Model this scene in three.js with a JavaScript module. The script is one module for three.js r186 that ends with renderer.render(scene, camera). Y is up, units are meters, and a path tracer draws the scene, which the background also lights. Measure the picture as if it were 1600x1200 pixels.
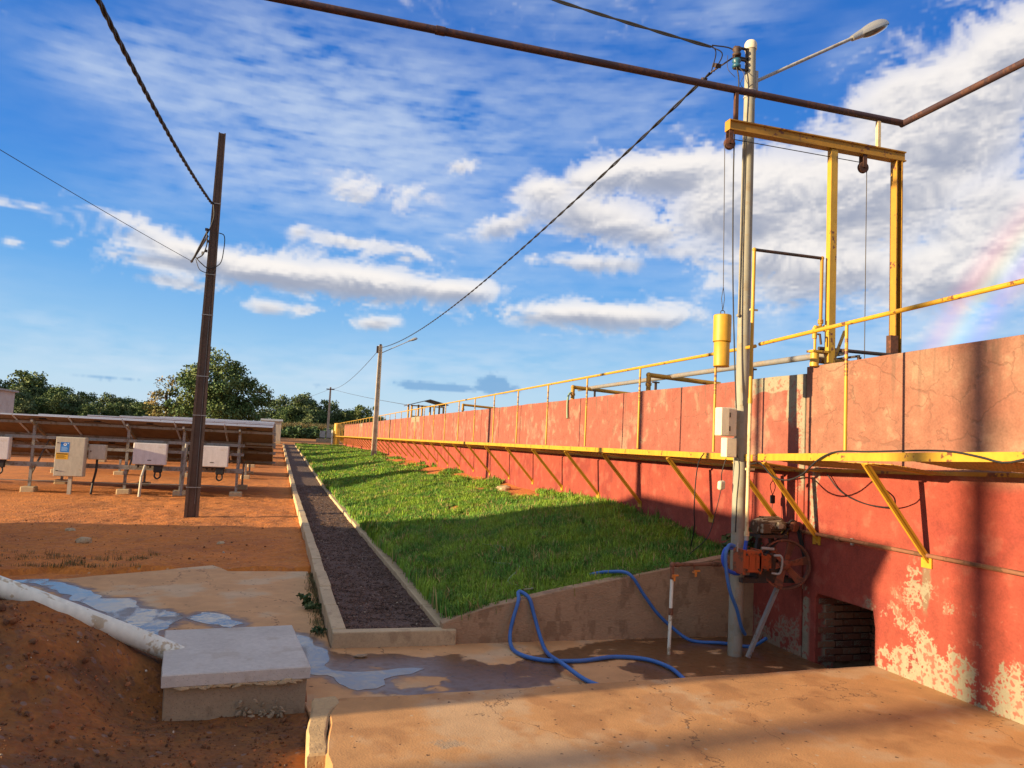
import * as THREE from 'three';
import { mergeGeometries } from 'three/addons/utils/BufferGeometryUtils.js';
import { RoundedBoxGeometry } from 'three/addons/geometries/RoundedBoxGeometry.js';
import { createNoise3D } from 'simplex-noise';

// ---------- camera, sky, sun, exposure ----------
const scene = new THREE.Scene();
const R = Math.PI / 180;
const camera = new THREE.PerspectiveCamera(2 * Math.atan(600 / 1180) / R, 4 / 3, 0.05, 2000);
{
  const yaw = 16.2 * R, pitch = 4.502 * R, roll = 2.8 * R;
  const f = new THREE.Vector3(Math.sin(yaw) * Math.cos(pitch), Math.sin(pitch), -Math.cos(yaw) * Math.cos(pitch));
  const r0 = new THREE.Vector3(Math.cos(yaw), 0, Math.sin(yaw)), u0 = new THREE.Vector3().crossVectors(r0, f);
  const r = r0.clone().multiplyScalar(Math.cos(roll)).addScaledVector(u0, Math.sin(roll));
  const u = u0.clone().multiplyScalar(Math.cos(roll)).addScaledVector(r0, -Math.sin(roll));
  camera.quaternion.setFromRotationMatrix(new THREE.Matrix4().makeBasis(r, u, f.clone().negate()));
  camera.position.set(0, 1.7, 0);
}
const renderer = new THREE.WebGLRenderer({ antialias: true });
renderer.toneMapping = THREE.LinearToneMapping;
renderer.toneMappingExposure = 2.4;
renderer.shadowMap.enabled = true;

const SUN_EL = 11 * R, SUN_AZ = 6.5 * R;           // low evening sun from the left, a little behind the camera
const sunDir = new THREE.Vector3(-Math.cos(SUN_EL) * Math.cos(SUN_AZ), Math.sin(SUN_EL), Math.cos(SUN_EL) * Math.sin(SUN_AZ));
const sun = new THREE.DirectionalLight(new THREE.Color().setRGB(1, 0.74, 0.43), 5);
sun.position.copy(sunDir).multiplyScalar(120).add(new THREE.Vector3(0, 0, -30));
sun.target.position.set(0, 0, -30);
sun.castShadow = true; sun.shadow.radius = 1.2; sun.shadow.mapSize.set(4096, 4096);
Object.assign(sun.shadow.camera, { left: -90, right: 90, top: 40, bottom: -40, near: 1, far: 300 });
scene.add(sun, sun.target);

function rng(seed) { let s = seed >>> 0; return () => { s = (s + 0x6d2b79f5) | 0; let t = Math.imul(s ^ (s >>> 15), 1 | s); t = (t + Math.imul(t ^ (t >>> 7), 61 | t)) ^ t; return ((t ^ (t >>> 14)) >>> 0) / 4294967296; }; }
const n3 = createNoise3D(rng(7));
const clamp = THREE.MathUtils.clamp, lerp = THREE.MathUtils.lerp, sstep = (x, a, b) => { const t = Math.min(1, Math.max(0, (x - a) / (b - a))); return t * t * (3 - 2 * t); };
function fbm(x, y, z, o) { let a = 0.5, s = 0; for (let i = 0; i < o; i++) { s += a * n3(x, y, z); x *= 2.03; y *= 2.03; z *= 2.03; a *= 0.5; } return s; }

// clouds: [kind 0 veil / 1 cumulus / 2 far shaded bank, azimuth from -z, elevation, half width, half height (degrees), tilt, strength]
const CLOUDS = [
  [1,36.5,13.5,5.5,2.2,0,0.95], [1,47,12.5,5,2.4,-5,0.9], [1,33,17.5,5,2.4,0,1.05], [0,40,10,9,3,0,0.5], [0,46,9,6,3,0,0.5],
  [0,-14.0,22.8,3.2,1.8,7,0.95], [0,-11.2,24.6,2.4,1.5,-3,0.6], [0,-8.1,19.9,4.6,2.2,22,0.38], [0,-3.5,26.9,5.4,2.3,17,0.6], [0,-4.0,23.2,5.3,2.0,12,0.65], 
  [0,-7.0,22.2,2.1,1.6,-3,0.4], [0,3.3,24.3,7.6,3.7,7,0.7], [0,10.2,22.9,7.4,3.9,17,0.7], [0,3.7,18.3,8.5,3.1,7,0.6], [0,-7.8,16.2,5.8,2.1,-13,0.3], 
  [0,-0.1,19.5,9.2,3.0,-3,0.5], [0,18.3,30.8,5.6,1.6,-3,0.4], [0,20.1,26.3,5.0,2.5,-3,0.45], [0,25.2,23.4,4.4,1.9,-3,0.5], [0,31.1,30.0,3.8,1.5,-3,0.6], 
  [0,7.7,16.4,7.7,2.1,7,0.4], [0,-2.6,3.8,18.3,0.9,-1,0.6], [0,-12.8,4.9,8.2,1.0,0,0.45], [0,-16.2,6.4,4.5,0.7,2,0.4], [0,23.3,7.7,11.5,1.2,-3,0.35], 
  [0,11.3,5.7,14.5,1.2,-1,0.55], [0,28.9,25.4,2.9,1.2,-23,0.35], [0,40.2,27.2,2.1,1.5,-33,0.35], [0,32.6,13.4,5.4,2.7,-3,0.4], [0,43.2,7.9,7.8,2.6,-3,0.5], 
  [0,16.8,12.7,7.9,1.9,-3,0.3], [1,3.8,17.8,3.3,1.0,12,0.62], [1,7.6,18.2,2.4,0.6,12,0.45], [1,-10.8,13.3,2.7,0.5,15,0.75], [1,-7.5,12.0,4.5,0.9,7,1], 
  [1,-9.4,11.1,3.2,0.5,1,0.8], [1,-2.2,11.4,5.8,1.2,3,1.15], [1,4.2,11.4,5.6,1.3,1,1.15], [1,10.5,11.2,4.4,0.9,0,0.95], [1,-8.5,9.9,2.8,0.4,2,0.7], 
  [1,-2.1,8.9,2.0,0.6,2,0.85], [1,0.2,8.9,1.4,0.4,-3,0.65], [1,5.6,8.4,1.8,0.5,-3,0.95], [1,11.2,20.3,0.9,0.5,-13,0.85], [1,-0.4,14.5,0.8,0.5,-23,0.75], 
  [1,3.1,14.2,2.8,0.5,5,0.85], [1,6.9,14.0,3.4,0.5,5,0.65], [1,8.1,13.4,1.3,0.3,-3,0.65], [1,-17.9,13.4,1.9,0.3,2,0.65], [1,-18.0,11.0,0.5,0.2,-3,0.65], 
  [1,-15.4,11.5,0.7,0.3,-3,0.55], [1,15.1,16.4,3.0,0.8,-18,0.85], [1,18.0,18.9,2.5,1.2,-3,0.9], [1,22.0,17.1,4.7,1.7,7,1.05], [1,26.4,16.0,2.9,1.0,-3,0.85], 
  [1,22.8,20.1,4.4,1.3,-11,1], [1,28.2,20.3,5.7,1.6,-3,1.1], [1,33.8,18.7,5.9,2.6,-3,1.1], [1,41.1,18.2,6.1,3.8,-3,1.2], [1,45.8,21.7,5.7,3.9,-33,1.3], 
  [1,49.8,25.1,3.5,2.5,-33,1.25], [1,43.1,24.4,2.8,1.3,-23,0.85], [1,40.6,23.6,1.7,1.0,-3,0.7], [1,49.1,15.4,4.2,4.0,-3,1.05], [1,40.0,13.2,5.4,2.2,-3,0.9], 
  [1,36.1,15.6,3.1,1.5,-3,0.8], [1,28.4,14.7,3.8,0.6,-3,0.65], [1,22.1,13.8,4.4,0.6,2,0.85], [1,12.9,11.6,2.9,0.6,2,0.65], [1,22.8,10.0,7.3,1.0,0,0.98], 
  [1,18.9,9.7,3.9,0.8,0,0.75], [1,26.6,9.6,3.8,0.7,-3,0.65], [1,36.6,11.4,1.7,1.0,-3,0.6], [1,46.2,12.0,4.1,1.7,-3,0.6], [2,10.9,3.9,3.4,0.3,-1,0.9], 
  [2,9.0,4.0,1.9,0.3,-3,0.8], [2,14.7,4.4,1.2,0.7,-3,1], [2,15.5,4.0,1.9,0.3,-3,0.8], [2,1.9,3.5,1.2,0.1,-3,0.5], [2,-12.3,3.0,3.4,0.1,-1,0.6], [2,6.6,4.2,1.4,0.1,-3,0.4], 
];
{
  const W = 4096, H = 2048, data = new Float32Array(W * H * 4);
  const FW = 1440, FH = 360, F = [0, 1, 2].map(() => new Float32Array(FW * FH));      // coarse cloud cover, 0.25 degrees a cell
  const blobs = [...CLOUDS], rr = rng(41);
  for (let i = 0; i < 300; i++) {                                                    // same kinds of cloud out of view, extra added to brighten fill light
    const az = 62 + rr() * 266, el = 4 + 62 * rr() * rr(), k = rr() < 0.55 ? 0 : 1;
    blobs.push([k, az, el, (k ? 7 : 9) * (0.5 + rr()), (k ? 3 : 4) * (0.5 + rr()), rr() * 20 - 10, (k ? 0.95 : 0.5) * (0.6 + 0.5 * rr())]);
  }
  for (let i = 0; i < 90; i++) { const k = rr() < 0.6 ? 0 : 1; blobs.push([k, rr() * 360, 40 + rr() * 45, 7 + rr() * 8, 4 + rr() * 4, rr() * 30 - 15, k ? 0.8 + 0.3 * rr() : 0.6 * rr()]); }  // more unseen cloud overhead, added to whiten the fill light
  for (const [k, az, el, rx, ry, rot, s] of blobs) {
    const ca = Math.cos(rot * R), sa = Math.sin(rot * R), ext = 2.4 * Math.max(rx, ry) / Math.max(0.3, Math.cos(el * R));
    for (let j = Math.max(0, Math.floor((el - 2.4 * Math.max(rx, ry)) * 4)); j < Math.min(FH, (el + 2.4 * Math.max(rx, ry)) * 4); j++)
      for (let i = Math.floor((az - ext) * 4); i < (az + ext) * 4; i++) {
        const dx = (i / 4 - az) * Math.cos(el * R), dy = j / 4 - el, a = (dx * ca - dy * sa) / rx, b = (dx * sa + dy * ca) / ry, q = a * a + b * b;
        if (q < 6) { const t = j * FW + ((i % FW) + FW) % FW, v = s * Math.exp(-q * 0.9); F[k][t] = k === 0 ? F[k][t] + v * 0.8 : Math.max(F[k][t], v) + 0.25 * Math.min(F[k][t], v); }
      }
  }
  const at = (f, az, el) => {
    const x = ((az * 4) % FW + FW) % FW, y = clamp(el * 4, 0, FH - 1.01), i = Math.floor(x), j = Math.floor(y), u = x - i, v = y - j, i2 = (i + 1) % FW;
    return (f[j * FW + i] * (1 - u) + f[j * FW + i2] * u) * (1 - v) + (f[j * FW + FW + i] * (1 - u) + f[j * FW + FW + i2] * u) * v;
  };
  const K = 1 / 2.4, anti = sunDir.clone().negate(), d = new THREE.Vector3();
  const stops = [[0, 0.66, 0.77, 0.86], [3, 0.50, 0.71, 0.87], [6, 0.32, 0.59, 0.87], [11, 0.15, 0.42, 0.84], [18, 0.062, 0.265, 0.74], [28, 0.032, 0.175, 0.60], [50, 0.022, 0.11, 0.42], [90, 0.018, 0.085, 0.34]];
  for (let y = 0; y < H; y++) {
    const el = ((y + 0.5) / H - 0.5) * 180;
    for (let x = 0; x < W; x++) {
      const o = (y * W + x) * 4, coarse = x < 1750 || x > 2750 || el > 38;               // half resolution where nothing is seen closely
      if (coarse && el > 0 && ((x & 1) || (y & 1)) && y > H / 2 + 1) { const s0 = ((y & ~1) * W + (x & ~1)) * 4; data[o] = data[s0]; data[o + 1] = data[s0 + 1]; data[o + 2] = data[s0 + 2]; data[o + 3] = 1; continue; }
      const th = ((x + 0.5) / W - 0.5) * 2 * Math.PI;
      data[o + 3] = 1;
      if (el < -1) { data[o] = 0.3 * K; data[o + 1] = 0.24 * K; data[o + 2] = 0.18 * K; continue; }
      const e = Math.max(0, el), ce = Math.cos(el * R);
      d.set(Math.cos(th) * ce, Math.sin(el * R), Math.sin(th) * ce);
      const az = Math.atan2(d.x, -d.z) / R;
      let s = 0; while (s < stops.length - 2 && e > stops[s + 1][0]) s++;
      const t = clamp((e - stops[s][0]) / (stops[s + 1][0] - stops[s][0]), 0, 1);
      let r = lerp(stops[s][1], stops[s + 1][1], t), g = lerp(stops[s][2], stops[s + 1][2], t), b = lerp(stops[s][3], stops[s + 1][3], t);
      const cs = d.dot(sunDir), glow = Math.pow(Math.max(0, cs), 6) * 0.35 + Math.pow(Math.max(0, cs), 60) * 0.8;
      r += glow * 1.0; g += glow * 0.78; b += glow * 0.5;
      // noise on a stretched dome so that clouds flatten towards the horizon
      const px = d.x * 9, py = d.y * 20, pz = d.z * 9;
      const f0 = at(F[0], az, e), f1 = at(F[1], az, e), f2 = at(F[2], az, e);
      const q1 = n3(px * 0.9, py * 0.9, pz * 0.9 + 9) * 0.35, q2 = n3(px * 0.9 + 5, py * 0.9, pz * 0.9) * 0.35;
      if (f0 > 0.01) {
        const nz = fbm(px * 0.55 + q1 * 0.5, py * 0.6 + q2 * 0.5, pz * 0.55, 7), fine = fbm(px * 1.5 + py * 0.9 + 4, py * 3.4 - px * 0.8, pz * 1.5, 6);
        const a = 0.86 * (1 - Math.exp(-1.15 * Math.max(0, f0 * (0.60 + 0.70 * nz + 0.70 * fine))));
        r = lerp(r, 0.74, a * 0.9); g = lerp(g, 0.83, a * 0.9); b = lerp(b, 0.93, a * 0.9);
      }
      if (f2 > 0.03) {
        const a = sstep(f2 + 0.3 * fbm(px * 6, py * 6, pz * 6, 4), 0.3, 0.6) * 0.7;
        r = lerp(r, 0.15, a); g = lerp(g, 0.36, a); b = lerp(b, 0.66, a);
      }
      if (f1 > 0.03) {
        const wx = px * 1.5 + q1, wy = py * 1.25 + q2, wz = pz * 1.5;
        const base = fbm(wx, wy, wz, 3), puff = Math.abs(fbm(wx * 2.1 + 3, wy * 2.1, wz * 2.1, 2)), det = fbm(wx * 4.4, wy * 4.4, wz * 4.4, 5);
        const den = f1 + 0.50 * base + 0.28 * (0.3 - puff) + 0.26 * det, a = sstep(den, 0.16, 0.74 + 0.25 * sstep(f1, 0.3, 0));
        if (a > 0) {
          const under = at(F[1], az, e + 0.75) - at(F[1], az, e - 0.75);                // thicker above than below: a shaded base
          const relief = base - fbm(wx - 0.20, wy + 0.34, wz, 3) + 0.35 * (det - fbm((wx - 0.07) * 4.4, (wy + 0.1) * 4.4, wz * 4.4, 3));
          const lit = 0.72 + 0.30 * det + 0.18 * base - 1.05 * under + 0.42 * relief - 0.24 * sstep(den, 0.7, 1.4);
          const rim = 1 - sstep(den, 0.42, 0.8);
          const v = (0.16 + 0.94 / (1 + Math.exp(-4.2 * (lit + rim * 0.30 - 0.5)))), al = a * (0.72 + 0.24 * sstep(f1, 0.5, 1.05));
          r = lerp(r, lerp(0.25, 0.95, v), al); g = lerp(g, lerp(0.30, 0.90, v), al); b = lerp(b, lerp(0.43, 0.86, v), al);
        }
      }
      const ra = Math.acos(clamp(d.dot(anti), -1, 1)) / R;                            // rainbow: light sent back by rain 40 to 42.5 degrees off the antisolar point
      if (ra > 39.3 && ra < 43.4 && e < 21) {
        const k = 0.24 * sstep(21 - e, 0, 9) * (az < 90 ? 1 : 0.4), w = (c, s2) => Math.exp(-((ra - c) ** 2) / (2 * s2 * s2));
        r += k * (w(42.2, 0.5) + 0.55 * w(41.5, 0.4)); g += k * (0.8 * w(41.4, 0.45)); b += k * (0.9 * w(40.7, 0.5)); r += k * 0.35 * w(40.2, 0.4);
      }
      data[o] = r * K; data[o + 1] = g * K; data[o + 2] = b * K;
    }
  }
  const t = new THREE.DataTexture(data, W, H, THREE.RGBAFormat, THREE.FloatType);
  t.mapping = THREE.EquirectangularReflectionMapping; t.magFilter = t.minFilter = THREE.LinearFilter; t.needsUpdate = true;
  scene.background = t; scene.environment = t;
}

// ---------- helpers ----------
const V = (x, y, z) => new THREE.Vector3(x, y, z);
const taken = new Map();
function numbered(name) { const n = taken.get(name) ?? 0; taken.set(name, n + 1); return n ? name + '_' + String(n).padStart(3, '0') : name; }
function shadows(o) { o.traverse((m) => { if (m.isMesh) { m.castShadow = true; m.receiveShadow = true; } }); return o; }
function tag(o, label, category, group) { o.userData.label = label; o.userData.category = category; if (group) o.userData.group = group; return o; }
function thing(name, label, category, pos = [0, 0, 0], group) { const g = new THREE.Group(); g.name = numbered(name); g.position.set(...pos); scene.add(g); return tag(g, label, category, group); }
function part(parent, name, geo, mat, label) { const m = new THREE.Mesh(geo, mat); m.name = name; if (label) m.userData.label = label; parent.add(m); return m; }
function solo(name, geo, mat, label, category, group) { const m = new THREE.Mesh(geo, mat); m.name = numbered(name); scene.add(m); return tag(m, label, category, group); }
function struct(name, geo, mat) { const m = new THREE.Mesh(geo, mat); m.name = numbered(name); m.userData.kind = 'structure'; scene.add(m); return m; }
function copyOf(src, pos, label, group) { const c = src.clone(); c.name = numbered(src.name.replace(/_\d\d\d$/, '')); c.position.set(...pos); c.userData = { ...src.userData }; if (label) c.userData.label = label; if (group) c.userData.group = group; scene.add(c); return c; }
const flat = (g) => { const q = g.index ? g.toNonIndexed() : g; for (const k of Object.keys(q.attributes)) if (!['position', 'normal', 'uv'].includes(k)) q.deleteAttribute(k); return q; };
const mg = (...l) => mergeGeometries(l.flat(3).map(flat));
function bx(w, h, d, x, y, z, rx = 0, ry = 0, rz = 0) { const g = new THREE.BoxGeometry(w, h, d); if (rx || ry || rz) g.applyMatrix4(new THREE.Matrix4().makeRotationFromEuler(new THREE.Euler(rx, ry, rz))); return g.translate(x, y, z); }
function rb(w, h, d, r, x, y, z, rx = 0, ry = 0, rz = 0) { const g = new RoundedBoxGeometry(w, h, d, 2, r); if (rx || ry || rz) g.applyMatrix4(new THREE.Matrix4().makeRotationFromEuler(new THREE.Euler(rx, ry, rz))); return g.translate(x, y, z); }
function align(g, a, b) { const d = b.clone().sub(a); g.applyQuaternion(new THREE.Quaternion().setFromUnitVectors(V(0, 1, 0), d.clone().normalize())); return g.translate((a.x + b.x) / 2, (a.y + b.y) / 2, (a.z + b.z) / 2); }
const cyl = (a, b, r0, r1 = r0, seg = 14, open = false) => align(new THREE.CylinderGeometry(r1, r0, a.distanceTo(b), seg, 1, open), a, b);
function bar(a, b, w, h = w, up = V(0, 1, 0)) {                   // a straight section bar; w across, h along the plane of up
  const d = b.clone().sub(a), L = d.length(); d.normalize(); const s = new THREE.Vector3().crossVectors(d, up); if (s.lengthSq() < 1e-6) s.set(1, 0, 0); s.normalize();
  const u = new THREE.Vector3().crossVectors(s, d), g = new THREE.BoxGeometry(w, h, L);
  return g.applyMatrix4(new THREE.Matrix4().makeBasis(s, u, d.clone().negate())).translate((a.x + b.x) / 2, (a.y + b.y) / 2, (a.z + b.z) / 2);
}
const tube = (pts, r, seg = 40, rad = 8) => new THREE.TubeGeometry(new THREE.CatmullRomCurve3(pts, false, 'centripetal'), seg, r, rad);
const lathe = (pts, seg = 24) => new THREE.LatheGeometry(pts.map(([r, y]) => new THREE.Vector2(r, y)), seg);
function metres(g, s = 1, ox = 0, oy = 0) {                       // uv in metres by the face's main direction
  g = flat(g); const p = g.attributes.position, n = g.attributes.normal, uv = new Float32Array(p.count * 2);
  for (let i = 0; i < p.count; i += 3) {
    let ax = 0, ay = 0, az = 0; for (let k = 0; k < 3; k++) { ax += Math.abs(n.getX(i + k)); ay += Math.abs(n.getY(i + k)); az += Math.abs(n.getZ(i + k)); }
    for (let k = 0; k < 3; k++) {
      const x = p.getX(i + k), y = p.getY(i + k), z = p.getZ(i + k);
      const [u, v] = ay >= ax && ay >= az ? [x, z] : ax >= az ? [z, y] : [x, y];
      uv[(i + k) * 2] = u * s + ox; uv[(i + k) * 2 + 1] = v * s + oy;
    }
  }
  g.setAttribute('uv', new THREE.BufferAttribute(uv, 2)); return g;
}

// ---------- procedural textures ----------
function hash(x, y, s) { let h = Math.imul(x, 374761393) ^ Math.imul(y, 668265263) ^ Math.imul(s, 2147483647 & 974634777); h = Math.imul(h ^ (h >>> 13), 1274126177); return ((h ^ (h >>> 16)) >>> 0) / 4294967296; }
function vn(x, y, per, s) {                                        // value noise, repeating every per cells
  const i = Math.floor(x), j = Math.floor(y), u = x - i, v = y - j, a = u * u * (3 - 2 * u), b = v * v * (3 - 2 * v), m = (k) => ((k % per) + per) % per;
  return lerp(lerp(hash(m(i), m(j), s), hash(m(i + 1), m(j), s), a), lerp(hash(m(i), m(j + 1), s), hash(m(i + 1), m(j + 1), s), a), b);
}
function pf(u, v, per, oct, s) { let a = 0.5, t = 0, w = 0; for (let k = 0; k < oct; k++) { t += a * vn(u * per, v * per, per, s + k); w += a; per *= 2; a *= 0.55; } return t / w; }
function cell(u, v, per, s) {                                      // nearest and second nearest feature point
  const x = u * per, y = v * per, i = Math.floor(x), j = Math.floor(y), m = (k) => ((k % per) + per) % per; let f1 = 9, f2 = 9, id = 0;
  for (let dj = -1; dj < 2; dj++) for (let di = -1; di < 2; di++) {
    const a = m(i + di), b = m(j + dj), dx = i + di + hash(a, b, s) - x, dy = j + dj + hash(a, b, s + 1) - y, d = Math.hypot(dx, dy);
    if (d < f1) { f2 = f1; f1 = d; id = hash(a, b, s + 2); } else if (d < f2) f2 = d;
  }
  return [f1, f2, id];
}
const S = (c) => 255 * (c <= 0.0031308 ? 12.92 * c : 1.055 * Math.pow(Math.max(c, 0), 1 / 2.4) - 0.055);
const mix3 = (a, b, t) => [a[0] + (b[0] - a[0]) * t, a[1] + (b[1] - a[1]) * t, a[2] + (b[2] - a[2]) * t];
function maps(w, h, fn) {                                          // fn(u, v) -> { c: linear rgb, r: roughness, b: bump 0..1 }
  const C = new Uint8Array(w * h * 4), B = new Uint8Array(w * h * 4), Q = new Uint8Array(w * h * 4);
  for (let y = 0; y < h; y++) for (let x = 0; x < w; x++) {
    const o = (y * w + x) * 4, f = fn((x + 0.5) / w, (y + 0.5) / h);
    for (let k = 0; k < 3; k++) { C[o + k] = clamp(S(f.c[k]), 0, 255); B[o + k] = clamp((f.b ?? 0.5) * 255, 0, 255); Q[o + k] = clamp((f.r ?? 0.9) * 255, 0, 255); }
    C[o + 3] = B[o + 3] = Q[o + 3] = 255;
  }
  const mk = (d, srgb) => { const t = new THREE.DataTexture(d, w, h); t.wrapS = t.wrapT = THREE.RepeatWrapping; t.magFilter = THREE.LinearFilter; t.minFilter = THREE.LinearMipmapLinearFilter; t.generateMipmaps = true; if (srgb) t.colorSpace = THREE.SRGBColorSpace; t.needsUpdate = true; return t; };
  return { map: mk(C, true), bumpMap: mk(B), roughnessMap: mk(Q) };
}
const mat = (o) => new THREE.MeshStandardMaterial({ roughness: 1, metalness: 0, ...o });
const rgb = (r, g, b) => new THREE.Color().setRGB(r, g, b);
const plain = (r, g, b, rough = 0.7, metal = 0) => mat({ color: rgb(r, g, b), roughness: rough, metalness: metal });

// painted or bare metal with wear: paint, what shows through, share of it
let scuff;
function worn(paint, under, share, rough = 0.5, seed = 1, size = 256) {
  const t = maps(size, size, (u, v) => {
    const n = pf(u, v, 6, 5, seed), f = pf(u, v, 40, 3, seed + 9), st = pf(u, v * 0.25, 24, 3, seed + 17);
    const k = sstep(n * 0.75 + f * 0.35, 0.80 - share, 0.86 - share), d = 0.80 + 0.28 * st + 0.14 * (f - 0.5);
    return { c: mix3(paint.map((c) => c * d), under.map((c) => c * (0.7 + 0.6 * f)), k), r: lerp(rough, 0.95, k) + 0.15 * (f - 0.5), b: 0.6 - 0.3 * k + 0.1 * f };
  });
  return mat({ map: t.map, bumpMap: scuff ??= t.bumpMap, bumpScale: 0.0012, roughness: rough + 0.08 });
}
const RUST = [0.13, 0.045, 0.018];
const M = {};
M.yellow = worn([0.49, 0.285, 0.020], RUST, 0.11, 0.42, 3);
M.yellowOld = worn([0.40, 0.205, 0.014], RUST, 0.13, 0.55, 5);
M.yellowPale = worn([0.62, 0.50, 0.28], [0.4, 0.30, 0.16], 0.2, 0.6, 8);
M.rust = worn([0.15, 0.055, 0.028], [0.07, 0.03, 0.018], 0.3, 0.8, 11);
M.darkPipe = worn([0.042, 0.018, 0.020], [0.07, 0.028, 0.018], 0.15, 0.55, 13);
M.brownPipe = worn([0.20, 0.085, 0.045], [0.10, 0.045, 0.02], 0.2, 0.7, 15);
M.galv = worn([0.33, 0.33, 0.31], [0.22, 0.19, 0.15], 0.2, 0.5, 17);
M.greyPipe = worn([0.20, 0.20, 0.195], [0.20, 0.17, 0.13], 0.2, 0.55, 18);
M.pole = worn([0.28, 0.272, 0.215], [0.25, 0.22, 0.155], 0.2, 0.65, 19);
M.black = plain(0.012, 0.012, 0.013, 0.6);
M.dark = worn([0.035, 0.03, 0.027], [0.06, 0.03, 0.018], 0.25, 0.6, 21);
M.wire = plain(0.05, 0.045, 0.042, 0.5, 0.3);
M.pvc = worn([0.74, 0.76, 0.64], [0.42, 0.36, 0.24], 0.15, 0.45, 23);
M.boxWhite = worn([0.64, 0.58, 0.43], [0.45, 0.40, 0.30], 0.07, 0.45, 25);
M.invWhite = worn([0.62, 0.60, 0.60], [0.5, 0.45, 0.4], 0.05, 0.4, 27);
M.cabinet = worn([0.47, 0.44, 0.35], [0.36, 0.30, 0.2], 0.08, 0.5, 29);
M.orange = worn([0.38, 0.078, 0.018], [0.14, 0.05, 0.02], 0.24, 0.5, 31);
M.wheel = worn([0.26, 0.075, 0.035], [0.12, 0.045, 0.025], 0.3, 0.75, 33);
M.motor = worn([0.34, 0.29, 0.21], [0.09, 0.055, 0.03], 0.3, 0.7, 35);
M.blue = plain(0.035, 0.14, 0.42, 0.45);
M.blueDeep = plain(0.02, 0.09, 0.55, 0.4);
M.insul = plain(0.02, 0.10, 0.15, 0.4);
M.greenHose = plain(0.20, 0.28, 0.17, 0.6);
M.panelBack = worn([0.22, 0.165, 0.13], [0.17, 0.125, 0.10], 0.2, 0.6, 37);
M.cellGlass = new THREE.MeshPhysicalMaterial({ color: rgb(0.01, 0.014, 0.03), roughness: 0.15, clearcoat: 1 });
M.alu = plain(0.62, 0.62, 0.60, 0.35, 0.7);
M.steel = worn([0.26, 0.255, 0.24], [0.16, 0.13, 0.10], 0.22, 0.55, 39);

function concreteOf(base, stain, bump = 0.006, seed = 51, size = 640) {
  return mat({ ...maps(size, size, (u, v) => {
    const n = pf(u, v, 4, 6, seed), f = pf(u, v, 64, 3, seed + 6), st = pf(u, v, 9, 4, seed + 9), [c1] = cell(u, v, 46, seed + 12), pit = c1 < 0.10 ? 1 : 0, k = 0.74 + 0.36 * n + 0.22 * (f - 0.5);
    return { c: mix3(base.map((q) => q * k), stain, 0.55 * sstep(st, 0.55, 0.75) + 0.5 * pit), r: 0.9, b: 0.5 + 0.3 * (f - 0.5) + 0.25 * (n - 0.5) - 0.4 * pit };
  }), bumpScale: bump });
}
M.concrete = concreteOf([0.37, 0.28, 0.175], [0.16, 0.11, 0.065]);
M.kerb = concreteOf([0.52, 0.40, 0.235], [0.27, 0.19, 0.11], 0.006, 251);
M.lid = concreteOf([0.54, 0.50, 0.44], [0.40, 0.34, 0.27], 0.004, 351);
M.paleConcrete = concreteOf([0.46, 0.39, 0.29], [0.28, 0.21, 0.15], 0.004, 451, 384);
M.tanConcrete = concreteOf([0.50, 0.34, 0.165], [0.25, 0.16, 0.08], 0.006, 551, 384);
const poleTex = maps(256, 1024, (u, v) => { const n = pf(u, v, 5, 5, 71), f = pf(u, v, 60, 2, 75), k = 0.7 + 0.5 * n + 0.3 * (f - 0.5); return { c: [0.13 * k, 0.085 * k, 0.06 * k], r: 0.95, b: f }; });
M.concretePole = mat({ ...poleTex, bumpScale: 0.003 });
const soil = maps(1024, 1024, (u, v) => {
  const n = pf(u, v, 4, 5, 81), m = pf(u, v, 22, 4, 84), f = pf(u, v, 128, 2, 87), [a1, , id] = cell(u, v, 60, 90), [b1, , jd] = cell(u, v, 21, 94);
  const peb = id > 0.72 && a1 < 0.34 ? 1 : 0, rock = jd > 0.86 && b1 < 0.2 ? 1 : 0, k = 0.62 + 0.5 * n + 0.42 * (m - 0.5) + 0.34 * (f - 0.5);
  let c = mix3([0.62 * k, 0.205 * k, 0.028 * k], [0.45 * k, 0.145 * k, 0.024 * k], sstep(m, 0.5, 0.7));
  if (peb) c = mix3(c, id > 0.97 ? [0.55, 0.36, 0.2] : [0.44, 0.16, 0.05], 0.5); if (rock) c = mix3(c, [0.47, 0.2, 0.08], 0.4);
  return { c, r: 0.97, b: clamp(0.25 + 0.35 * m + 0.25 * f + (peb ? 0.3 * (1 - a1 / 0.34) : 0) + (rock ? 0.4 * (1 - b1 / 0.2) : 0), 0, 1) };
});
M.soil = mat({ ...soil, bumpScale: 0.035, vertexColors: true });
const gravelTex = maps(1024, 1024, (u, v) => {
  const [a1, a2, id] = cell(u, v, 58, 101), [b1, , jd] = cell(u, v, 110, 105), n = pf(u, v, 5, 4, 108), e = sstep(a2 - a1, 0.02, 0.25), k = (0.5 + 0.8 * id) * (0.75 + 0.5 * n);
  const q = jd > 0.95 ? 1.6 * k : k, c = [0.125 * q, 0.074 * q, 0.053 * q]; return { c, r: 0.95, b: 0.15 + 0.75 * e * (0.4 + 0.6 * id) + 0.1 * b1 };
});
M.gravel = mat({ ...gravelTex, bumpScale: 0.02 });

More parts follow.
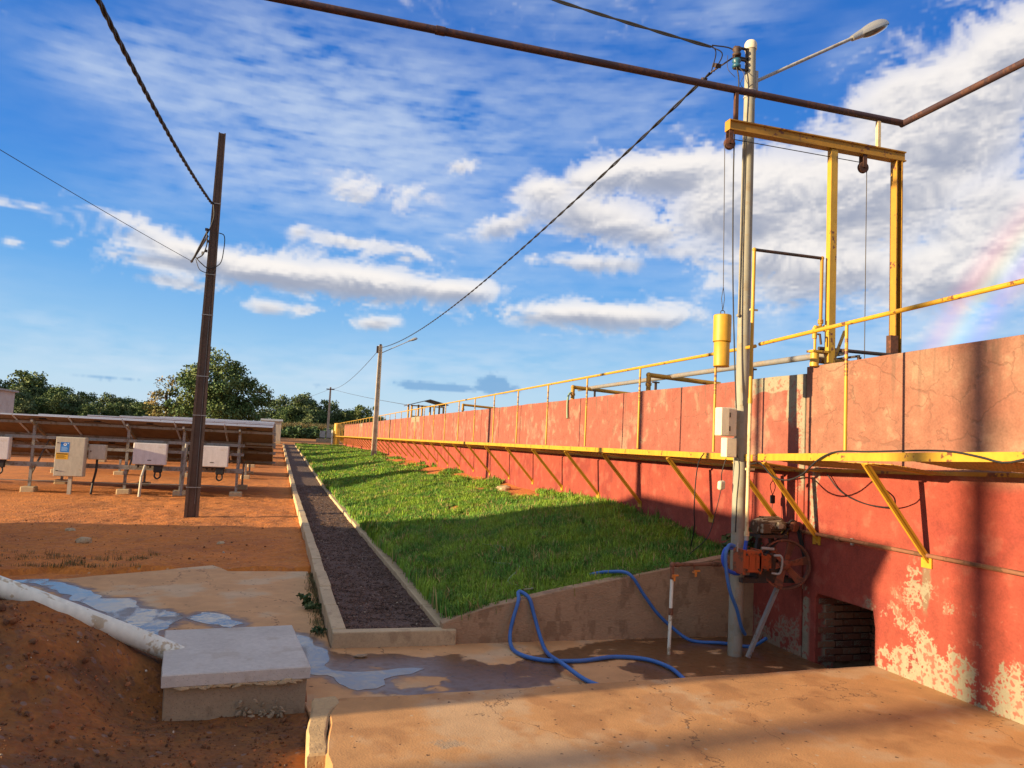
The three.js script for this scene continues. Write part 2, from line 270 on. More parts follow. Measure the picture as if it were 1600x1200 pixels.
// ---------- the setting ----------
const WX = 4.82, FLOOR = -0.19;
const kx = (z) => (z + 7) * 0.01554;                                // the path bears one degree away from the wall
const rise = (z) => 0.0165 * (clamp(-25 - z, 0, 85));               // the site climbs gently with distance
const groundY = (z) => -0.2 + rise(z);
const bankX0 = (z) => 1.63 + kx(z), kerbTop = (z) => -0.05 + rise(z);
function bankY(x, z) { const a = bankX0(z), t = clamp((x - a) / (WX - a), 0, 1), lo = kerbTop(z) + 0.06, hi = Math.max(lo + 0.02, lerp(0.64, 0.86, sstep(-z, 7, 10.5)) - 0.2 * sstep(-z, 40, 72)); return lo + (hi - lo) * (t * 0.93 + 0.07 * Math.sin(t * 3)) + 0.03 * n3(x * 0.8, 1, z * 0.5); }
function bare(x, z) { return sstep(0.55 * n3(x * 0.9, 4, z * 0.42) + 0.35 * n3(x * 2.3, 9, z * 1.2) + 0.75 * sstep(x, 3.2, 4.7) * sstep(-z, 12.5, 16) * (1 - 0.5 * sstep(-z, 34, 45)) - 0.2 * sstep(-z, 13, 11), 0.40, 0.56); }

const tin = rng(5);
{ // bare earth: one sheet out to the horizon
  const axis = (parts) => { const l = []; for (const [a, b, s] of parts) for (let v = a; v < b - 1e-6; v += s) l.push(v); return l; };
  const xs = axis([[-900, -300, 150], [-300, -60, 30], [-60, -14, 4], [-14, -5, 0.5], [-5, 1.6, 0.07], [1.6, 6, 0.8], [6, 60, 6], [60, 300, 40], [300, 901, 150]]);
  const zs = axis([[-1200, -300, 150], [-300, -120, 20], [-120, -40, 4], [-40, -24, 0.5], [-24, -3.2, 0.075], [-3.2, 4, 0.6], [4, 80, 8], [80, 400, 80]]);
  const P = [], U = [], C = [], I = [], nx = xs.length, nz = zs.length;
  for (let j = 0; j < nz; j++) for (let i = 0; i < nx; i++) {
    const x = xs[i], z = zs[j]; let y = groundY(z);
    const near = sstep(-z, 34, 24) * sstep(x, -14, -6);
    y += near * (0.022 * n3(x * 0.7, 0, z * 0.7) + 0.012 * n3(x * 2.4, 3, z * 2.4) + 0.008 * n3(x * 6.5, 5, z * 6.5) + 0.005 * n3(x * 14, 5, z * 14));
    const mound = sstep(-x, 0.15, 1.9) * sstep(z, -6.65, -6.1) * (1 - 0.85 * sstep(z, -5.95, -5.45) * sstep(x, -1.25, -0.6)) * (1 - 0.6 * sstep(z, -5.75, -4.5));   // spoil heap that the white pipe lies on
    y += mound * (0.74 + 0.05 * n3(x * 2, 8, z * 2) + 0.022 * n3(x * 7, 8, z * 7));
    y += 0.05 * sstep(-x, 0.2, 0.7) * sstep(z, -5.4, -4.6);
    const onSlab = !(z > -6.4 && x < 0.12) && x > -3.2 + Math.max(0, -8.2 - z) * -0.2 && x < 0.5 && z < -6.3 && z > -11.2 + 0.15 * n3(x, 2, 2) && !(x < -0.9 - (z + 6.3) * -0.92 && z > -9.2);
    if (onSlab) y = Math.min(y, -0.235) - 0.03;
    if (x > 0.57 + kx(z) && x < 9 && z < -4 && z > -69.9) y = Math.min(y, groundY(z) - 0.3);
    if (x > 0.28 && z > -7.2 && x < 9) y = -0.5;
    P.push(x, y, z); U.push(x / 3.1, z / 3.1);
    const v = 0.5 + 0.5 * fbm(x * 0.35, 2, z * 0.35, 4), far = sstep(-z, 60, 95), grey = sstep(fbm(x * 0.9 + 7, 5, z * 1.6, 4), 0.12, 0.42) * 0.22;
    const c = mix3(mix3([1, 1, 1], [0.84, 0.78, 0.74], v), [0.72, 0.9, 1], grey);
    const dullTone = 1 - 0.62 * sstep(z, -7.2, -6.2) * (0.6 + 0.4 * sstep(0.6 * n3(x * 1.3, 6, z * 1.3) + 0.4 * n3(x * 5, 6, z * 5), -0.5, 0.5));  // soil nearest the camera darker and browner, patchy by noise
    C.push(...mix3(mix3([c[0] * 0.33, c[1] * 0.43, c[2] * 0.85], c, clamp((dullTone - 0.38) / 0.62, 0, 1)), [0.66, 0.8, 1], far));
  }
  for (let j = 0; j < nz - 1; j++) for (let i = 0; i < nx - 1; i++) { const a = j * nx + i, b = a + 1, c = a + nx, d = c + 1; I.push(a, c, b, b, c, d); }
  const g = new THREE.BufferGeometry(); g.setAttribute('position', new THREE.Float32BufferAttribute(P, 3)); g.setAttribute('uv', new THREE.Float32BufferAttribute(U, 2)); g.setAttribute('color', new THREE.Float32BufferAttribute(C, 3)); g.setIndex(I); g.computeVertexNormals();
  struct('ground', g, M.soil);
}
function inside(poly, x, y) { let k = false; for (let i = 0, j = poly.length - 1; i < poly.length; j = i++) { const [a, b] = poly[i], [c, d] = poly[j]; if ((b > y) !== (d > y) && x < ((c - a) * (y - b)) / (d - b) + a) k = !k; } return k; }
const boxOf = new Map();
function edgeDist(poly, x, y) { let bb = boxOf.get(poly); if (!bb) { const a = poly.map((p) => p[0]), b = poly.map((p) => p[1]); boxOf.set(poly, bb = [Math.min(...a) - 0.15, Math.max(...a) + 0.15, Math.min(...b) - 0.15, Math.max(...b) + 0.15]); } if (x < bb[0] || x > bb[1] || y < bb[2] || y > bb[3]) return -1; let m = 9; for (let i = 0, j = poly.length - 1; i < poly.length; j = i++) { const [a, b] = poly[i], [c, d] = poly[j], dx = c - a, dy = d - b, t = clamp(((x - a) * dx + (y - b) * dy) / (dx * dx + dy * dy), 0, 1); m = Math.min(m, Math.hypot(x - a - t * dx, y - b - t * dy)); } return inside(poly, x, y) ? m : -m; }
function ragged(poly, step, amp, seed) {                            // outline broken into short uneven lengths
  const out = []; poly.forEach(([a, b, keep], i) => { const [c, d] = poly[(i + 1) % poly.length], L = Math.hypot(c - a, d - b), n = Math.max(1, Math.round(L / step)); for (let k = 0; k < n; k++) { const t = k / n, q = keep ? 0 : amp; out.push([lerp(a, c, t) + q * n3(a + t * L * 3, b * 2, seed), lerp(b, d, t) + q * n3(b + t * L * 3, a * 2, seed + 5)]); } }); return out;
}
function slabGeo(poly, top, depth, bevel = 0.008) {                 // poly in (x, z)
  const g = new THREE.ExtrudeGeometry(new THREE.Shape(poly.map(([x, z]) => new THREE.Vector2(x, -z))), { depth, bevelEnabled: bevel > 0, bevelSize: bevel, bevelThickness: bevel, bevelSegments: 1 });
  g.rotateX(-Math.PI / 2).translate(0, top - depth - bevel, 0); return flat(g);
}
const worldUV = (g, x0, x1, z0, z1) => { const p = g.attributes.position, uv = new Float32Array(p.count * 2); for (let i = 0; i < p.count; i++) { uv[2 * i] = (p.getX(i) - x0) / (x1 - x0); uv[2 * i + 1] = (p.getZ(i) - z0) / (z1 - z0); } g.setAttribute('uv', new THREE.BufferAttribute(uv, 2)); return g; };

const WET = [[0.47, -7.0], [0.7, -6.78], [1.04, -6.80], [1.24, -6.66], [1.6, -6.74], [1.74, -6.4], [1.96, -6.38], [2.43, -6.7], [3.23, -7.05], [3.61, -7.1], [4.9, -7.1], [4.9, -5.1], [3.16, -5.1], [2.99, -5.85], [2.86, -6.2], [3.19, -6.38], [2.56, -6.35], [2.11, -5.76], [1.77, -5.66], [1.26, -5.64], [0.98, -5.65], [0.8, -5.72], [0.54, -5.98], [0.42, -6.3]];
const DRY = [[0.89, -6.03], [1.11, -6.17], [1.35, -6.09], [1.27, -5.91], [0.92, -5.88]];
const PUDDLES = [
  [[-3.1, -10.35], [-2.68, -10.38], [-2.13, -9.78], [-1.82, -9.24], [-1.53, -9.23], [-1.35, -8.75], [-1.05, -8.58], [-0.91, -8.37], [-0.93, -8.1], [-1.03, -7.79], [-1.0, -7.45], [-1.51, -8.33], [-2.03, -9.09], [-2.57, -9.98]],
  [[-0.87, -8.27], [-0.71, -8.5], [-0.51, -8.36], [-0.28, -7.95], [-0.42, -7.8], [-0.6, -7.98]],
  [[0.16, -7.6], [0.32, -7.36], [0.43, -6.95], [0.455, -6.4], [0.67, -6.31], [1.09, -6.38], [1.23, -6.33], [1.06, -6.18], [0.84, -6.09], [0.79, -5.88], [0.63, -5.88], [0.52, -6.06], [0.42, -6.28], [0.28, -6.28], [0.2, -6.71]],
];
{
  const X0 = -4, X1 = 5, Z0 = -12, Z1 = -5;
  const t = maps(1250, 970, (u, v) => {
    const x = lerp(X0, X1, u), z = lerp(Z0, Z1, v), n = fbm(x * 0.9, 3, z * 0.9, 5), f = n3(x * 60, 1, z * 60), m = fbm(x * 5, 8, z * 5, 4), wx = x + 0.08 * m, wz = z + 0.08 * fbm(x * 5, 4, z * 5, 4);
    let wet = sstep(edgeDist(WET, wx, wz), -0.015, 0.03) * (1 - sstep(edgeDist(DRY, wx, wz), -0.02, 0.02)) * sstep(0.8 + 0.9 * fbm(x * 1.7 + 3, 2, z * 2.6, 4), 0.25, 0.5);
    for (const p of PUDDLES) wet = Math.max(wet, sstep(edgeDist(p, wx, wz), -0.13, -0.02) * 0.9);
    const k = 0.92 + 0.22 * n + 0.05 * f + 0.10 * m, [c1, , id] = cell(u, v, 90, 7), speck = id > 0.88 && c1 < 0.04 + 0.9 * (id - 0.88) + 0.05 * f ? 1 : 0;
    let c = mix3([0.60 * k, 0.335 * k, 0.145 * k], [0.54 * k, 0.37 * k, 0.21 * k], sstep(n, 0.05, 0.4));
    c = mix3(c, [0.13 * k, 0.062 * k, 0.024 * k], wet * 0.92); c = mix3(c, [0.03, 0.02, 0.012], speck * 0.8);
    const crack = Math.abs(n3(x * 0.55, 12, z * 0.55) + 0.12 * m); if (crack < 0.006) c = mix3(c, [0.05, 0.03, 0.02], 0.7);
    return { c, r: lerp(0.92, 0.28 + 0.3 * Math.abs(m), wet), b: 0.5 + 0.14 * m + 0.1 * f * (1 - wet) - (crack < 0.006 ? 0.3 : 0) };
  });
  const outline = ragged([[-3.7, -10.2], [-2.67, -10.3], [-2.18, -10.6], [-1.65, -10.9], [-0.91, -11.4], [-0.63, -10.95], [0.37, -10.9, 1], [0.478, -7.05, 1], [4.83, -7.07, 1], [4.83, -5.15, 1], [0.30, -5.25, 1], [0.12, -6.3, 1], [-0.5, -6.35, 1], [-1.5, -7.2], [-3.9, -9.2]], 0.25, 0.05, 3);
  struct('concrete_apron', worldUV(slabGeo(outline, FLOOR, 0.12, 0.006), X0, X1, Z0, Z1), mat({ ...t, bumpScale: 0.003 }));
  const water = new THREE.MeshPhysicalMaterial({ color: rgb(0.23, 0.205, 0.18), roughness: 0.05, ior: 1.33 });
  const rip = maps(512, 512, (u, v) => ({ c: [0.05, 0.04, 0.03], b: pf(u, v, 10, 4, 150) })); water.bumpMap = rip.bumpMap; water.bumpScale = 0.003; const film = maps(512, 512, (u, v) => ({ c: [0.05, 0.04, 0.03], r: 0.04 + 0.5 * sstep(pf(u, v * 0.4, 8, 5, 155), 0.5, 0.72) })); water.roughnessMap = film.roughnessMap; water.roughness = 1;
  PUDDLES.forEach((p, i) => struct('puddle', metres(slabGeo(ragged(p, 0.08, 0.05, 20 + i), FLOOR + 0.0026, 0.0026, 0), 0.6), water));
}
{ // raised platform in front
  const X0 = 0.2, X1 = 4.9, Z0 = -5.5, Z1 = 0;
  const t = maps(1250, 1460, (u, v) => {
    const x = lerp(X0, X1, u), z = lerp(Z0, Z1, v), n = fbm(x * 0.8, 23, z * 0.8, 5), m = fbm(x * 4, 28, z * 4, 5), f = n3(x * 70, 1, z * 70), [c1, , id] = cell(u, v, 70, 9), [d1, , jd] = cell(u, v, 34, 19);
    const k = 0.90 + 0.26 * n + 0.13 * m + 0.05 * f;
    let c = mix3([0.52 * k, 0.275 * k, 0.105 * k], [0.46 * k, 0.31 * k, 0.17 * k], 0.8 * sstep(n + 0.3 * m, 0.05, 0.4));
    c = mix3(c, [0.36 * k, 0.17 * k, 0.06 * k], 0.6 * sstep(fbm(x * 1.6 + 9, 2, z * 1.6, 4), 0.1, 0.4));
    if (id > 0.88 && c1 < 0.03 + 0.9 * (id - 0.88) + 0.08 * f) c = mix3(c, [0.035, 0.022, 0.014], 0.8);
    if (jd > 0.9 && d1 < 0.07) c = mix3(c, [0.45, 0.38, 0.26], 0.6);
    const cr = Math.abs(x - 2.75 - 0.5 * (z + 5.2) * -0.55 - 0.08 * m * 2), cr2 = Math.abs(n3(x * 0.5 + 3, 31, z * 0.5) + 0.15 * m), ck = (cr < 0.006 && z < -3.4) || cr2 < 0.004 ? 1 : 0;
    const chip = 0.6 * sstep(0.10 - Math.hypot((x - 0.98) * 1.2, (z + 4.28) * 1.5) + 0.22 * m + 0.05 * f, 0.02, 0.06);
    c = mix3(c, [0.05, 0.03, 0.018], ck * 0.6); c = mix3(c, [0.26 * k, 0.22 * k, 0.16 * k], chip * 0.9);
    return { c, r: 0.93, b: 0.5 + 0.2 * m + 0.14 * f - 0.3 * ck + 0.3 * chip * f };
  });
  const outline = ragged([[0.43, -5.12], [2.61, -5.21], [4.83, -5.33, 1], [4.83, 3, 1], [0.33, 3], [0.33, -4.4], [0.36, -4.85]], 0.14, 0.018, 31);
  struct('concrete_platform', worldUV(slabGeo(outline, 0, 0.3, 0.014), X0, X1, Z0, Z1), mat({ ...t, bumpScale: 0.0035 }));
}
{ const b = slabGeo(ragged([[0.27, -5.17], [0.40, -5.18], [0.415, -5.05], [0.34, -4.86], [0.315, -4.6], [0.30, -4.3], [0.22, -4.3], [0.235, -4.7]], 0.06, 0.012, 43), -0.012, 0.28, 0.012).rotateZ(0.03); solo('broken_edge_block', metres(b, 0.7), M.tanConcrete, 'cracked concrete edge block breaking away from the platform corner', 'concrete block'); }

// gravel bed between the kerbs
{
  const P = [], U = [], I = []; const zs = []; for (let z = -7.1; z > -71; z -= z > -24 ? 0.3 : 1.5) zs.push(z);
  zs.forEach((z) => { for (let i = 0; i <= 12; i++) { const x = 0.55 + kx(z) + 1.0 * i / 12; P.push(x, groundY(z) + 0.085 + (z > -24 ? 0.014 * n3(x * 4, 1, z * 4) : 0), z); U.push(x / 1.4, z / 1.4); } });
  for (let j = 0; j < zs.length - 1; j++) for (let i = 0; i < 12; i++) { const a = j * 13 + i; I.push(a, a + 1, a + 13, a + 1, a + 14, a + 13); }
  const g = new THREE.BufferGeometry(); g.setAttribute('position', new THREE.Float32BufferAttribute(P, 3)); g.setAttribute('uv', new THREE.Float32BufferAttribute(U, 2)); g.setIndex(I); g.computeVertexNormals();
  struct('gravel_path', g, M.gravel);
  const stone = new THREE.IcosahedronGeometry(1, 0), N = 15000, im = new THREE.InstancedMesh(stone, plain(1, 1, 1, 0.9), N), q = new THREE.Object3D(), c = new THREE.Color();
  for (let i = 0; i < N; i++) { const z = -7.2 - 20 * Math.pow(tin(), 1.7), x = 0.62 + kx(z) + 0.87 * tin(), s = 0.006 + 0.012 * tin() * tin() + (tin() < 0.02 ? 0.008 : 0); q.position.set(x, groundY(z) + 0.085 + 0.014 * n3(x * 4, 1, z * 4) + s * 0.3, z); q.rotation.set(tin() * 6, tin() * 6, tin() * 6); q.scale.set(s, s * 0.7, s * (0.8 + 0.5 * tin())); q.updateMatrix(); im.setMatrixAt(i, q.matrix); const k = 0.4 + 0.9 * tin(); c.setRGB(0.13 * k, 0.078 * k, 0.056 * k); if (tin() < 0.012) c.setRGB(0.35, 0.28, 0.2); im.setColorAt(i, c); }
  im.name = 'gravel_stones'; im.userData = { kind: 'stuff', label: 'loose dark brown gravel filling the bed between kerbs', category: 'gravel' }; scene.add(im);
}
// kerbs, stone by stone
{
  const gs = [0, 1, 2].map((k) => metres(rb(0.13, 0.27, 0.985, 0.012, 0, 0, 0), 0.8, k * 0.37, k * 0.21));
  const L = thing('kerb', 'low concrete kerb between the orange dirt yard and the gravel bed', 'kerb'), Rr = thing('kerb', 'low concrete kerb along the foot of the grass bank', 'kerb');
  for (const [K, x0] of [[L, 0.555], [Rr, 1.565]]) for (let i = 0; i < 64; i++) {
    const z = -7.63 - i * 0.998, m = part(K, i ? 'kerb_stone_' + String(i).padStart(3, '0') : 'kerb_stone', gs[Math.floor(tin() * 3)], M.kerb);
    m.position.set(x0 + kx(z) + 0.012 * (tin() - 0.5), kerbTop(z) - 0.135 + 0.012 * (tin() - 0.5), z); m.rotation.set(0.010 * (tin() - 0.5), 0.0155 + 0.012 * (tin() - 0.5), 0.04 * (tin() - 0.5));
  }
  part(L, 'end_kerb', metres(rb(1.13, 0.27, 0.125, 0.014, 1.055, -0.185, -7.075), 0.8, 0.4, 0.2), M.kerb);
}
// retaining wall at the end of the bank
{
  const s = new THREE.Shape([[1.5, -0.3], [4.82, -0.3], [4.82, 0.665], [4.44, 0.61], [3.6, 0.455], [2.7, 0.29], [1.95, 0.135], [1.64, 0.05], [1.5, -0.01]].map(([a, b]) => new THREE.Vector2(a, b)));
  const g = metres(new THREE.ExtrudeGeometry(s, { depth: 0.12, bevelEnabled: true, bevelSize: 0.01, bevelThickness: 0.01, bevelSegments: 2 }).translate(0, 0, -7.19), 1);
  const t = maps(1024, 512, (u, v) => { const x = u * 2, y = v, n = pf(u, v, 4, 6, 161), f = pf(u, v, 90, 2, 165), st = pf(u, v * 0.3, 22, 4, 168), k = 0.72 + 0.45 * n + 0.2 * (f - 0.5); return { c: mix3([0.36 * k, 0.235 * k, 0.135 * k], [0.20, 0.12, 0.065], 0.6 * sstep(st, 0.5, 0.7)), r: 0.95, b: 0.3 * f + 0.5 * n }; });
  for (const q of Object.values(t)) q.repeat.set(0.5, 1);
  solo('retaining_wall', g, mat({ ...t, bumpScale: 0.012 }), 'low sloping concrete retaining wall below the end of the grass bank', 'wall');
}
// grass bank: earth below, blades on top
{
  const P = [], U = [], C = [], I = [], n = 22, zs = []; for (let z = -7.08; z > -70.5; z -= z > -26 ? 0.2 : 1) zs.push(z);
  zs.forEach((z) => { for (let i = 0; i <= n; i++) { const x = lerp(bankX0(z), WX + 0.02, i / n), b = bare(x, z); P.push(x, bankY(x, z) - 0.012, z); U.push(x / 2.3, z / 2.3); C.push(...mix3([0.16, 0.26, 0.2], [0.95, 0.95, 1], b)); } });
  for (let j = 0; j < zs.length - 1; j++) for (let i = 0; i < n; i++) { const a = j * (n + 1) + i, b = a + n + 1; I.push(a, a + 1, b, a + 1, b + 1, b); }
  const g = new THREE.BufferGeometry(); g.setAttribute('position', new THREE.Float32BufferAttribute(P, 3)); g.setAttribute('uv', new THREE.Float32BufferAttribute(U, 2)); g.setAttribute('color', new THREE.Float32BufferAttribute(C, 3)); g.setIndex(I); g.computeVertexNormals();
  struct('grass_bank_earth', g, M.soil);
}
function tuft(blades, h, w, spread, seed) {
  const r = rng(seed), P = [], N = [];
  for (let i = 0; i < blades; i++) {
    const a = r() * 6.283, lean = 0.25 + 0.75 * r(), hh = h * (0.55 + 0.6 * r()), ox = spread * (r() - 0.5) * 2, oz = spread * (r() - 0.5) * 2, dx = Math.cos(a), dz = Math.sin(a), sx = -dz * w, sz = dx * w;
    const A = [ox - sx, 0, oz - sz], B = [ox + sx, 0, oz + sz], mx = ox + dx * lean * hh * 0.28, mz = oz + dz * lean * hh * 0.28, C0 = [mx - sx * 0.75, hh * 0.62, mz - sz * 0.75], D = [mx + sx * 0.75, hh * 0.62, mz + sz * 0.75], T = [ox + dx * lean * hh * 0.75, hh * (1 - 0.25 * lean), oz + dz * lean * hh * 0.75];
    P.push(...A, ...B, ...D, ...A, ...D, ...C0, ...C0, ...D, ...T); for (let k = 0; k < 9; k++) N.push(-dx * 0.5, 0.85, -dz * 0.5);
  }
  const g = new THREE.BufferGeometry(); g.setAttribute('position', new THREE.Float32BufferAttribute(P, 3)); g.computeVertexNormals(); return g;
}
M.blade = mat({ color: rgb(1, 1, 1), roughness: 0.75, side: THREE.DoubleSide });
{
  const q = new THREE.Object3D(), c = new THREE.Color();
  const sets = [[-7.1, -12.5, 62000, 0.085, 0.0030, 11], [-12.5, -24, 60000, 0.085, 0.0045, 12], [-24, -70, 50000, 0.10, 0.009, 13]];
  sets.forEach(([z0, z1, N, h, w, seed]) => {
    const im = new THREE.InstancedMesh(tuft(7, h, w, 0.045, seed), M.blade, N); let i = 0, guard = 0;
    while (i < N && guard++ < N * 6) {
      const z = lerp(z0, z1, Math.pow(tin(), seed === 13 ? 1.5 : 1)), x = lerp(bankX0(z) - 0.03, WX - 0.02, tin());
      if (bare(x, z) > 0.25 + 0.7 * tin()) continue;
      const v = 0.5 + 0.5 * fbm(x * 0.9, 14, z * 0.6, 3), edge = sstep(x - bankX0(z), 0.35, 0), s = (0.5 + 0.9 * v * tin() + 0.3 * tin() + (tin() < 0.03 ? 0.7 : 0)) * (1 + 0.55 * edge) * (1 + 0.4 * sstep(x, 4.2, 4.8) * tin());
      q.position.set(x, bankY(x, z) - 0.015, z); q.rotation.set(0.25 * (tin() - 0.5), tin() * 6.283, 0.25 * (tin() - 0.5)); q.scale.set(s, s * (0.8 + 0.5 * tin()), s); q.updateMatrix(); im.setMatrixAt(i, q.matrix);
      const k = 0.62 + 0.7 * tin(), pt = sstep(fbm(x * 1.6 + 5, 3, z * 1.1, 4), -0.25, 0.3), dry = tin() < 0.05 + 0.12 * (1 - pt); dry ? c.setRGB(0.34 * k, 0.27 * k, 0.09 * k) : c.setRGB(lerp(0.085, 0.20, pt) * k, lerp(0.23, 0.33, pt) * k, 0.020 * k); im.setColorAt(i++, c);
    }
    im.count = i; im.name = numbered('lawn_grass'); im.userData = { kind: 'stuff', label: seed === 11 ? 'short green grass on the bank above the retaining wall' : seed === 12 ? 'short green grass on the bank around the bare patches' : 'short green grass on the far stretch of the bank', category: 'grass' }; scene.add(im);
  });
}

// ---------- red wall ----------
function wallMaps(w, h, s0, s1, right) {
  return maps(w, h, (u, v) => {
    const s = lerp(s0, s1, u), y = lerp(-0.3, 2.75, v), n = fbm(s * 0.9, y * 1.2, 3 + right * 40, 5), m = fbm(s * 3.5, y * 3.5, 9, 5), f = n3(s * 45, y * 45, 1), drip = fbm(s * 7, y * 0.8, 5, 4);
    const h = fbm(s * 16, y * 16, 21, 3), k = 0.92 + 0.24 * m + 0.12 * h + 0.10 * f + 0.1 * drip, up = sstep(y + 0.10 * n, 1.50, 1.72);
    const red = mix3([0.285, 0.052, 0.032], [0.235, 0.038, 0.027], sstep(n, -0.1, 0.4)), faded = right ? mix3([0.27, 0.115, 0.074], [0.285, 0.15, 0.098], sstep(n + (5.2 - s) * 0.2, -0.3, 0.6)) : mix3([0.29, 0.092, 0.063], [0.265, 0.125, 0.09], sstep(n + 0.5 * m, -0.05, 0.5));
    let c = mix3(red, faded, up * (right ? 1 : 0.9)).map((q) => q * k);
    c = mix3(c, [0.31 * k, 0.185 * k, 0.12 * k], 0.55 * sstep(m + 0.5 * n, 0.18, 0.5) * (0.25 + 0.75 * up));             // rubbed, chalky paint
    const streak = sstep(drip + 0.35 * m, 0.12, 0.5) * sstep(y, 1.7, 2.5); c = mix3(c, [0.12, 0.075, 0.05], 0.55 * streak);  // run-off stains under the top edge
    const [c1, c2] = cell(s / 8 + 0.02 * m, y / 8 + 0.02 * n, right ? 22 : 26, 4), craze = c2 - c1 < 0.035 && y > 1.8 && m > -0.12 ? 1 : 0; c = mix3(c, [0.11, 0.06, 0.04], craze * 0.4);
    let bare = 0, cream = [0.275 * k, 0.25 * k, 0.175 * k];
    if (right) {
      const reach = 0.30 + 0.20 * sstep(s, 5.2, 4.7) * sstep(s, 4.2, 4.6) + 0.24 * sstep(s, 4.4, 3.6);
      bare = sstep(reach - y + 0.85 * m + 0.35 * n + 0.36 * h + 0.12 * f, -0.03, 0.10) * sstep(5.38 - s + 0.3 * m, 0, 0.12);
      bare = Math.max(bare, sstep(0.17 - Math.hypot((s - 4.9) * 0.9, (y - 0.72) * 0.75) + 0.12 * m + 0.16 * h - 0.05, 0.0, 0.03) * 0.9, sstep(0.13 - Math.hypot((s - 6.13) * 2.2, (y - 1.25) * 0.55) + 0.10 * m, 0, 0.04), sstep(0.11 - Math.hypot((s - 6.1) * 1.8, (y - 1.55) * 0.8) + 0.10 * m, 0, 0.04) * 0.8);
      bare = Math.max(bare, sstep(s, 6.14, 6.2) * sstep(0.55 - y + 0.6 * m, 0.02, 0.1));
      const dullTone = sstep(0.05 - Math.abs(s - 4.8 + 0.03 * m) + 0.02 * m, 0, 0.03) * sstep(y, 0.5, 0.6) * sstep(y, 0.98, 0.86); c = mix3(c, [0.16, 0.13, 0.08], dullTone * 0.8);  // greyish damp drip mark below the bracket foot
    } else {
      bare = sstep(y - 2.36 + 0.03 * m, 0, 0.015) * sstep(7.35 - s + 0.05 * m, 0, 0.03); bare = Math.max(bare, sstep(0.10 - (s - 6.285) + 0.09 * m + 0.05 * f, 0, 0.02) * sstep(y, 1.3, 1.5));
      bare = Math.max(bare, sstep(0.06 - y + 0.6 * m + 0.3 * h, 0, 0.1) * sstep(7.2 - s, 0, 0.3) * 0.8, sstep(0.12 - Math.hypot(s - 6.5, (y - 2.28) * 0.7) + 0.1 * m, 0, 0.03));
    }
    if (bare > 0) { const flake = sstep(h * 0.9 + m * 0.7 + f * 0.1, 0.2, 0.4) * 0.8; c = mix3(c, mix3(cream, [0.20, 0.185, 0.13], sstep(m + f * 0.2, 0.0, 0.4) * 0.6), bare * (1 - flake)); }
    return { c, r: 0.88, b: 0.55 + 0.18 * m + 0.10 * f - 0.28 * bare - 0.25 * craze + 0.12 * n };
  });
}
const wallBasis = new THREE.Matrix4().makeBasis(V(0, 0, -1), V(0, 1, 0), V(1, 0, 0));
function wallGeo(pts, s0, s1) {
  const g = flat(new THREE.ExtrudeGeometry(new THREE.Shape(pts.map(([a, b]) => new THREE.Vector2(a, b))), { depth: 0.2, bevelEnabled: true, bevelSize: 0.01, bevelThickness: 0.01, bevelSegments: 2, bevelOffset: -0.01 }));
  g.applyMatrix4(wallBasis).translate(WX + 0.01, 0, 0);
  const p = g.attributes.position, n = g.attributes.normal, uv = new Float32Array(p.count * 2);
  for (let i = 0; i < p.count; i++) { const k = Math.abs(n.getX(i)) > 0.6 ? 0 : p.getX(i) - WX; uv[2 * i] = (-p.getZ(i) + (Math.abs(n.getZ(i)) > 0.6 ? k : 0) - s0) / (s1 - s0); uv[2 * i + 1] = (p.getY(i) - (Math.abs(n.getY(i)) > 0.6 ? k * n.getY(i) : 0) + 0.3) / 3.05; }
  g.setAttribute('uv', new THREE.BufferAttribute(uv, 2)); return g;
}
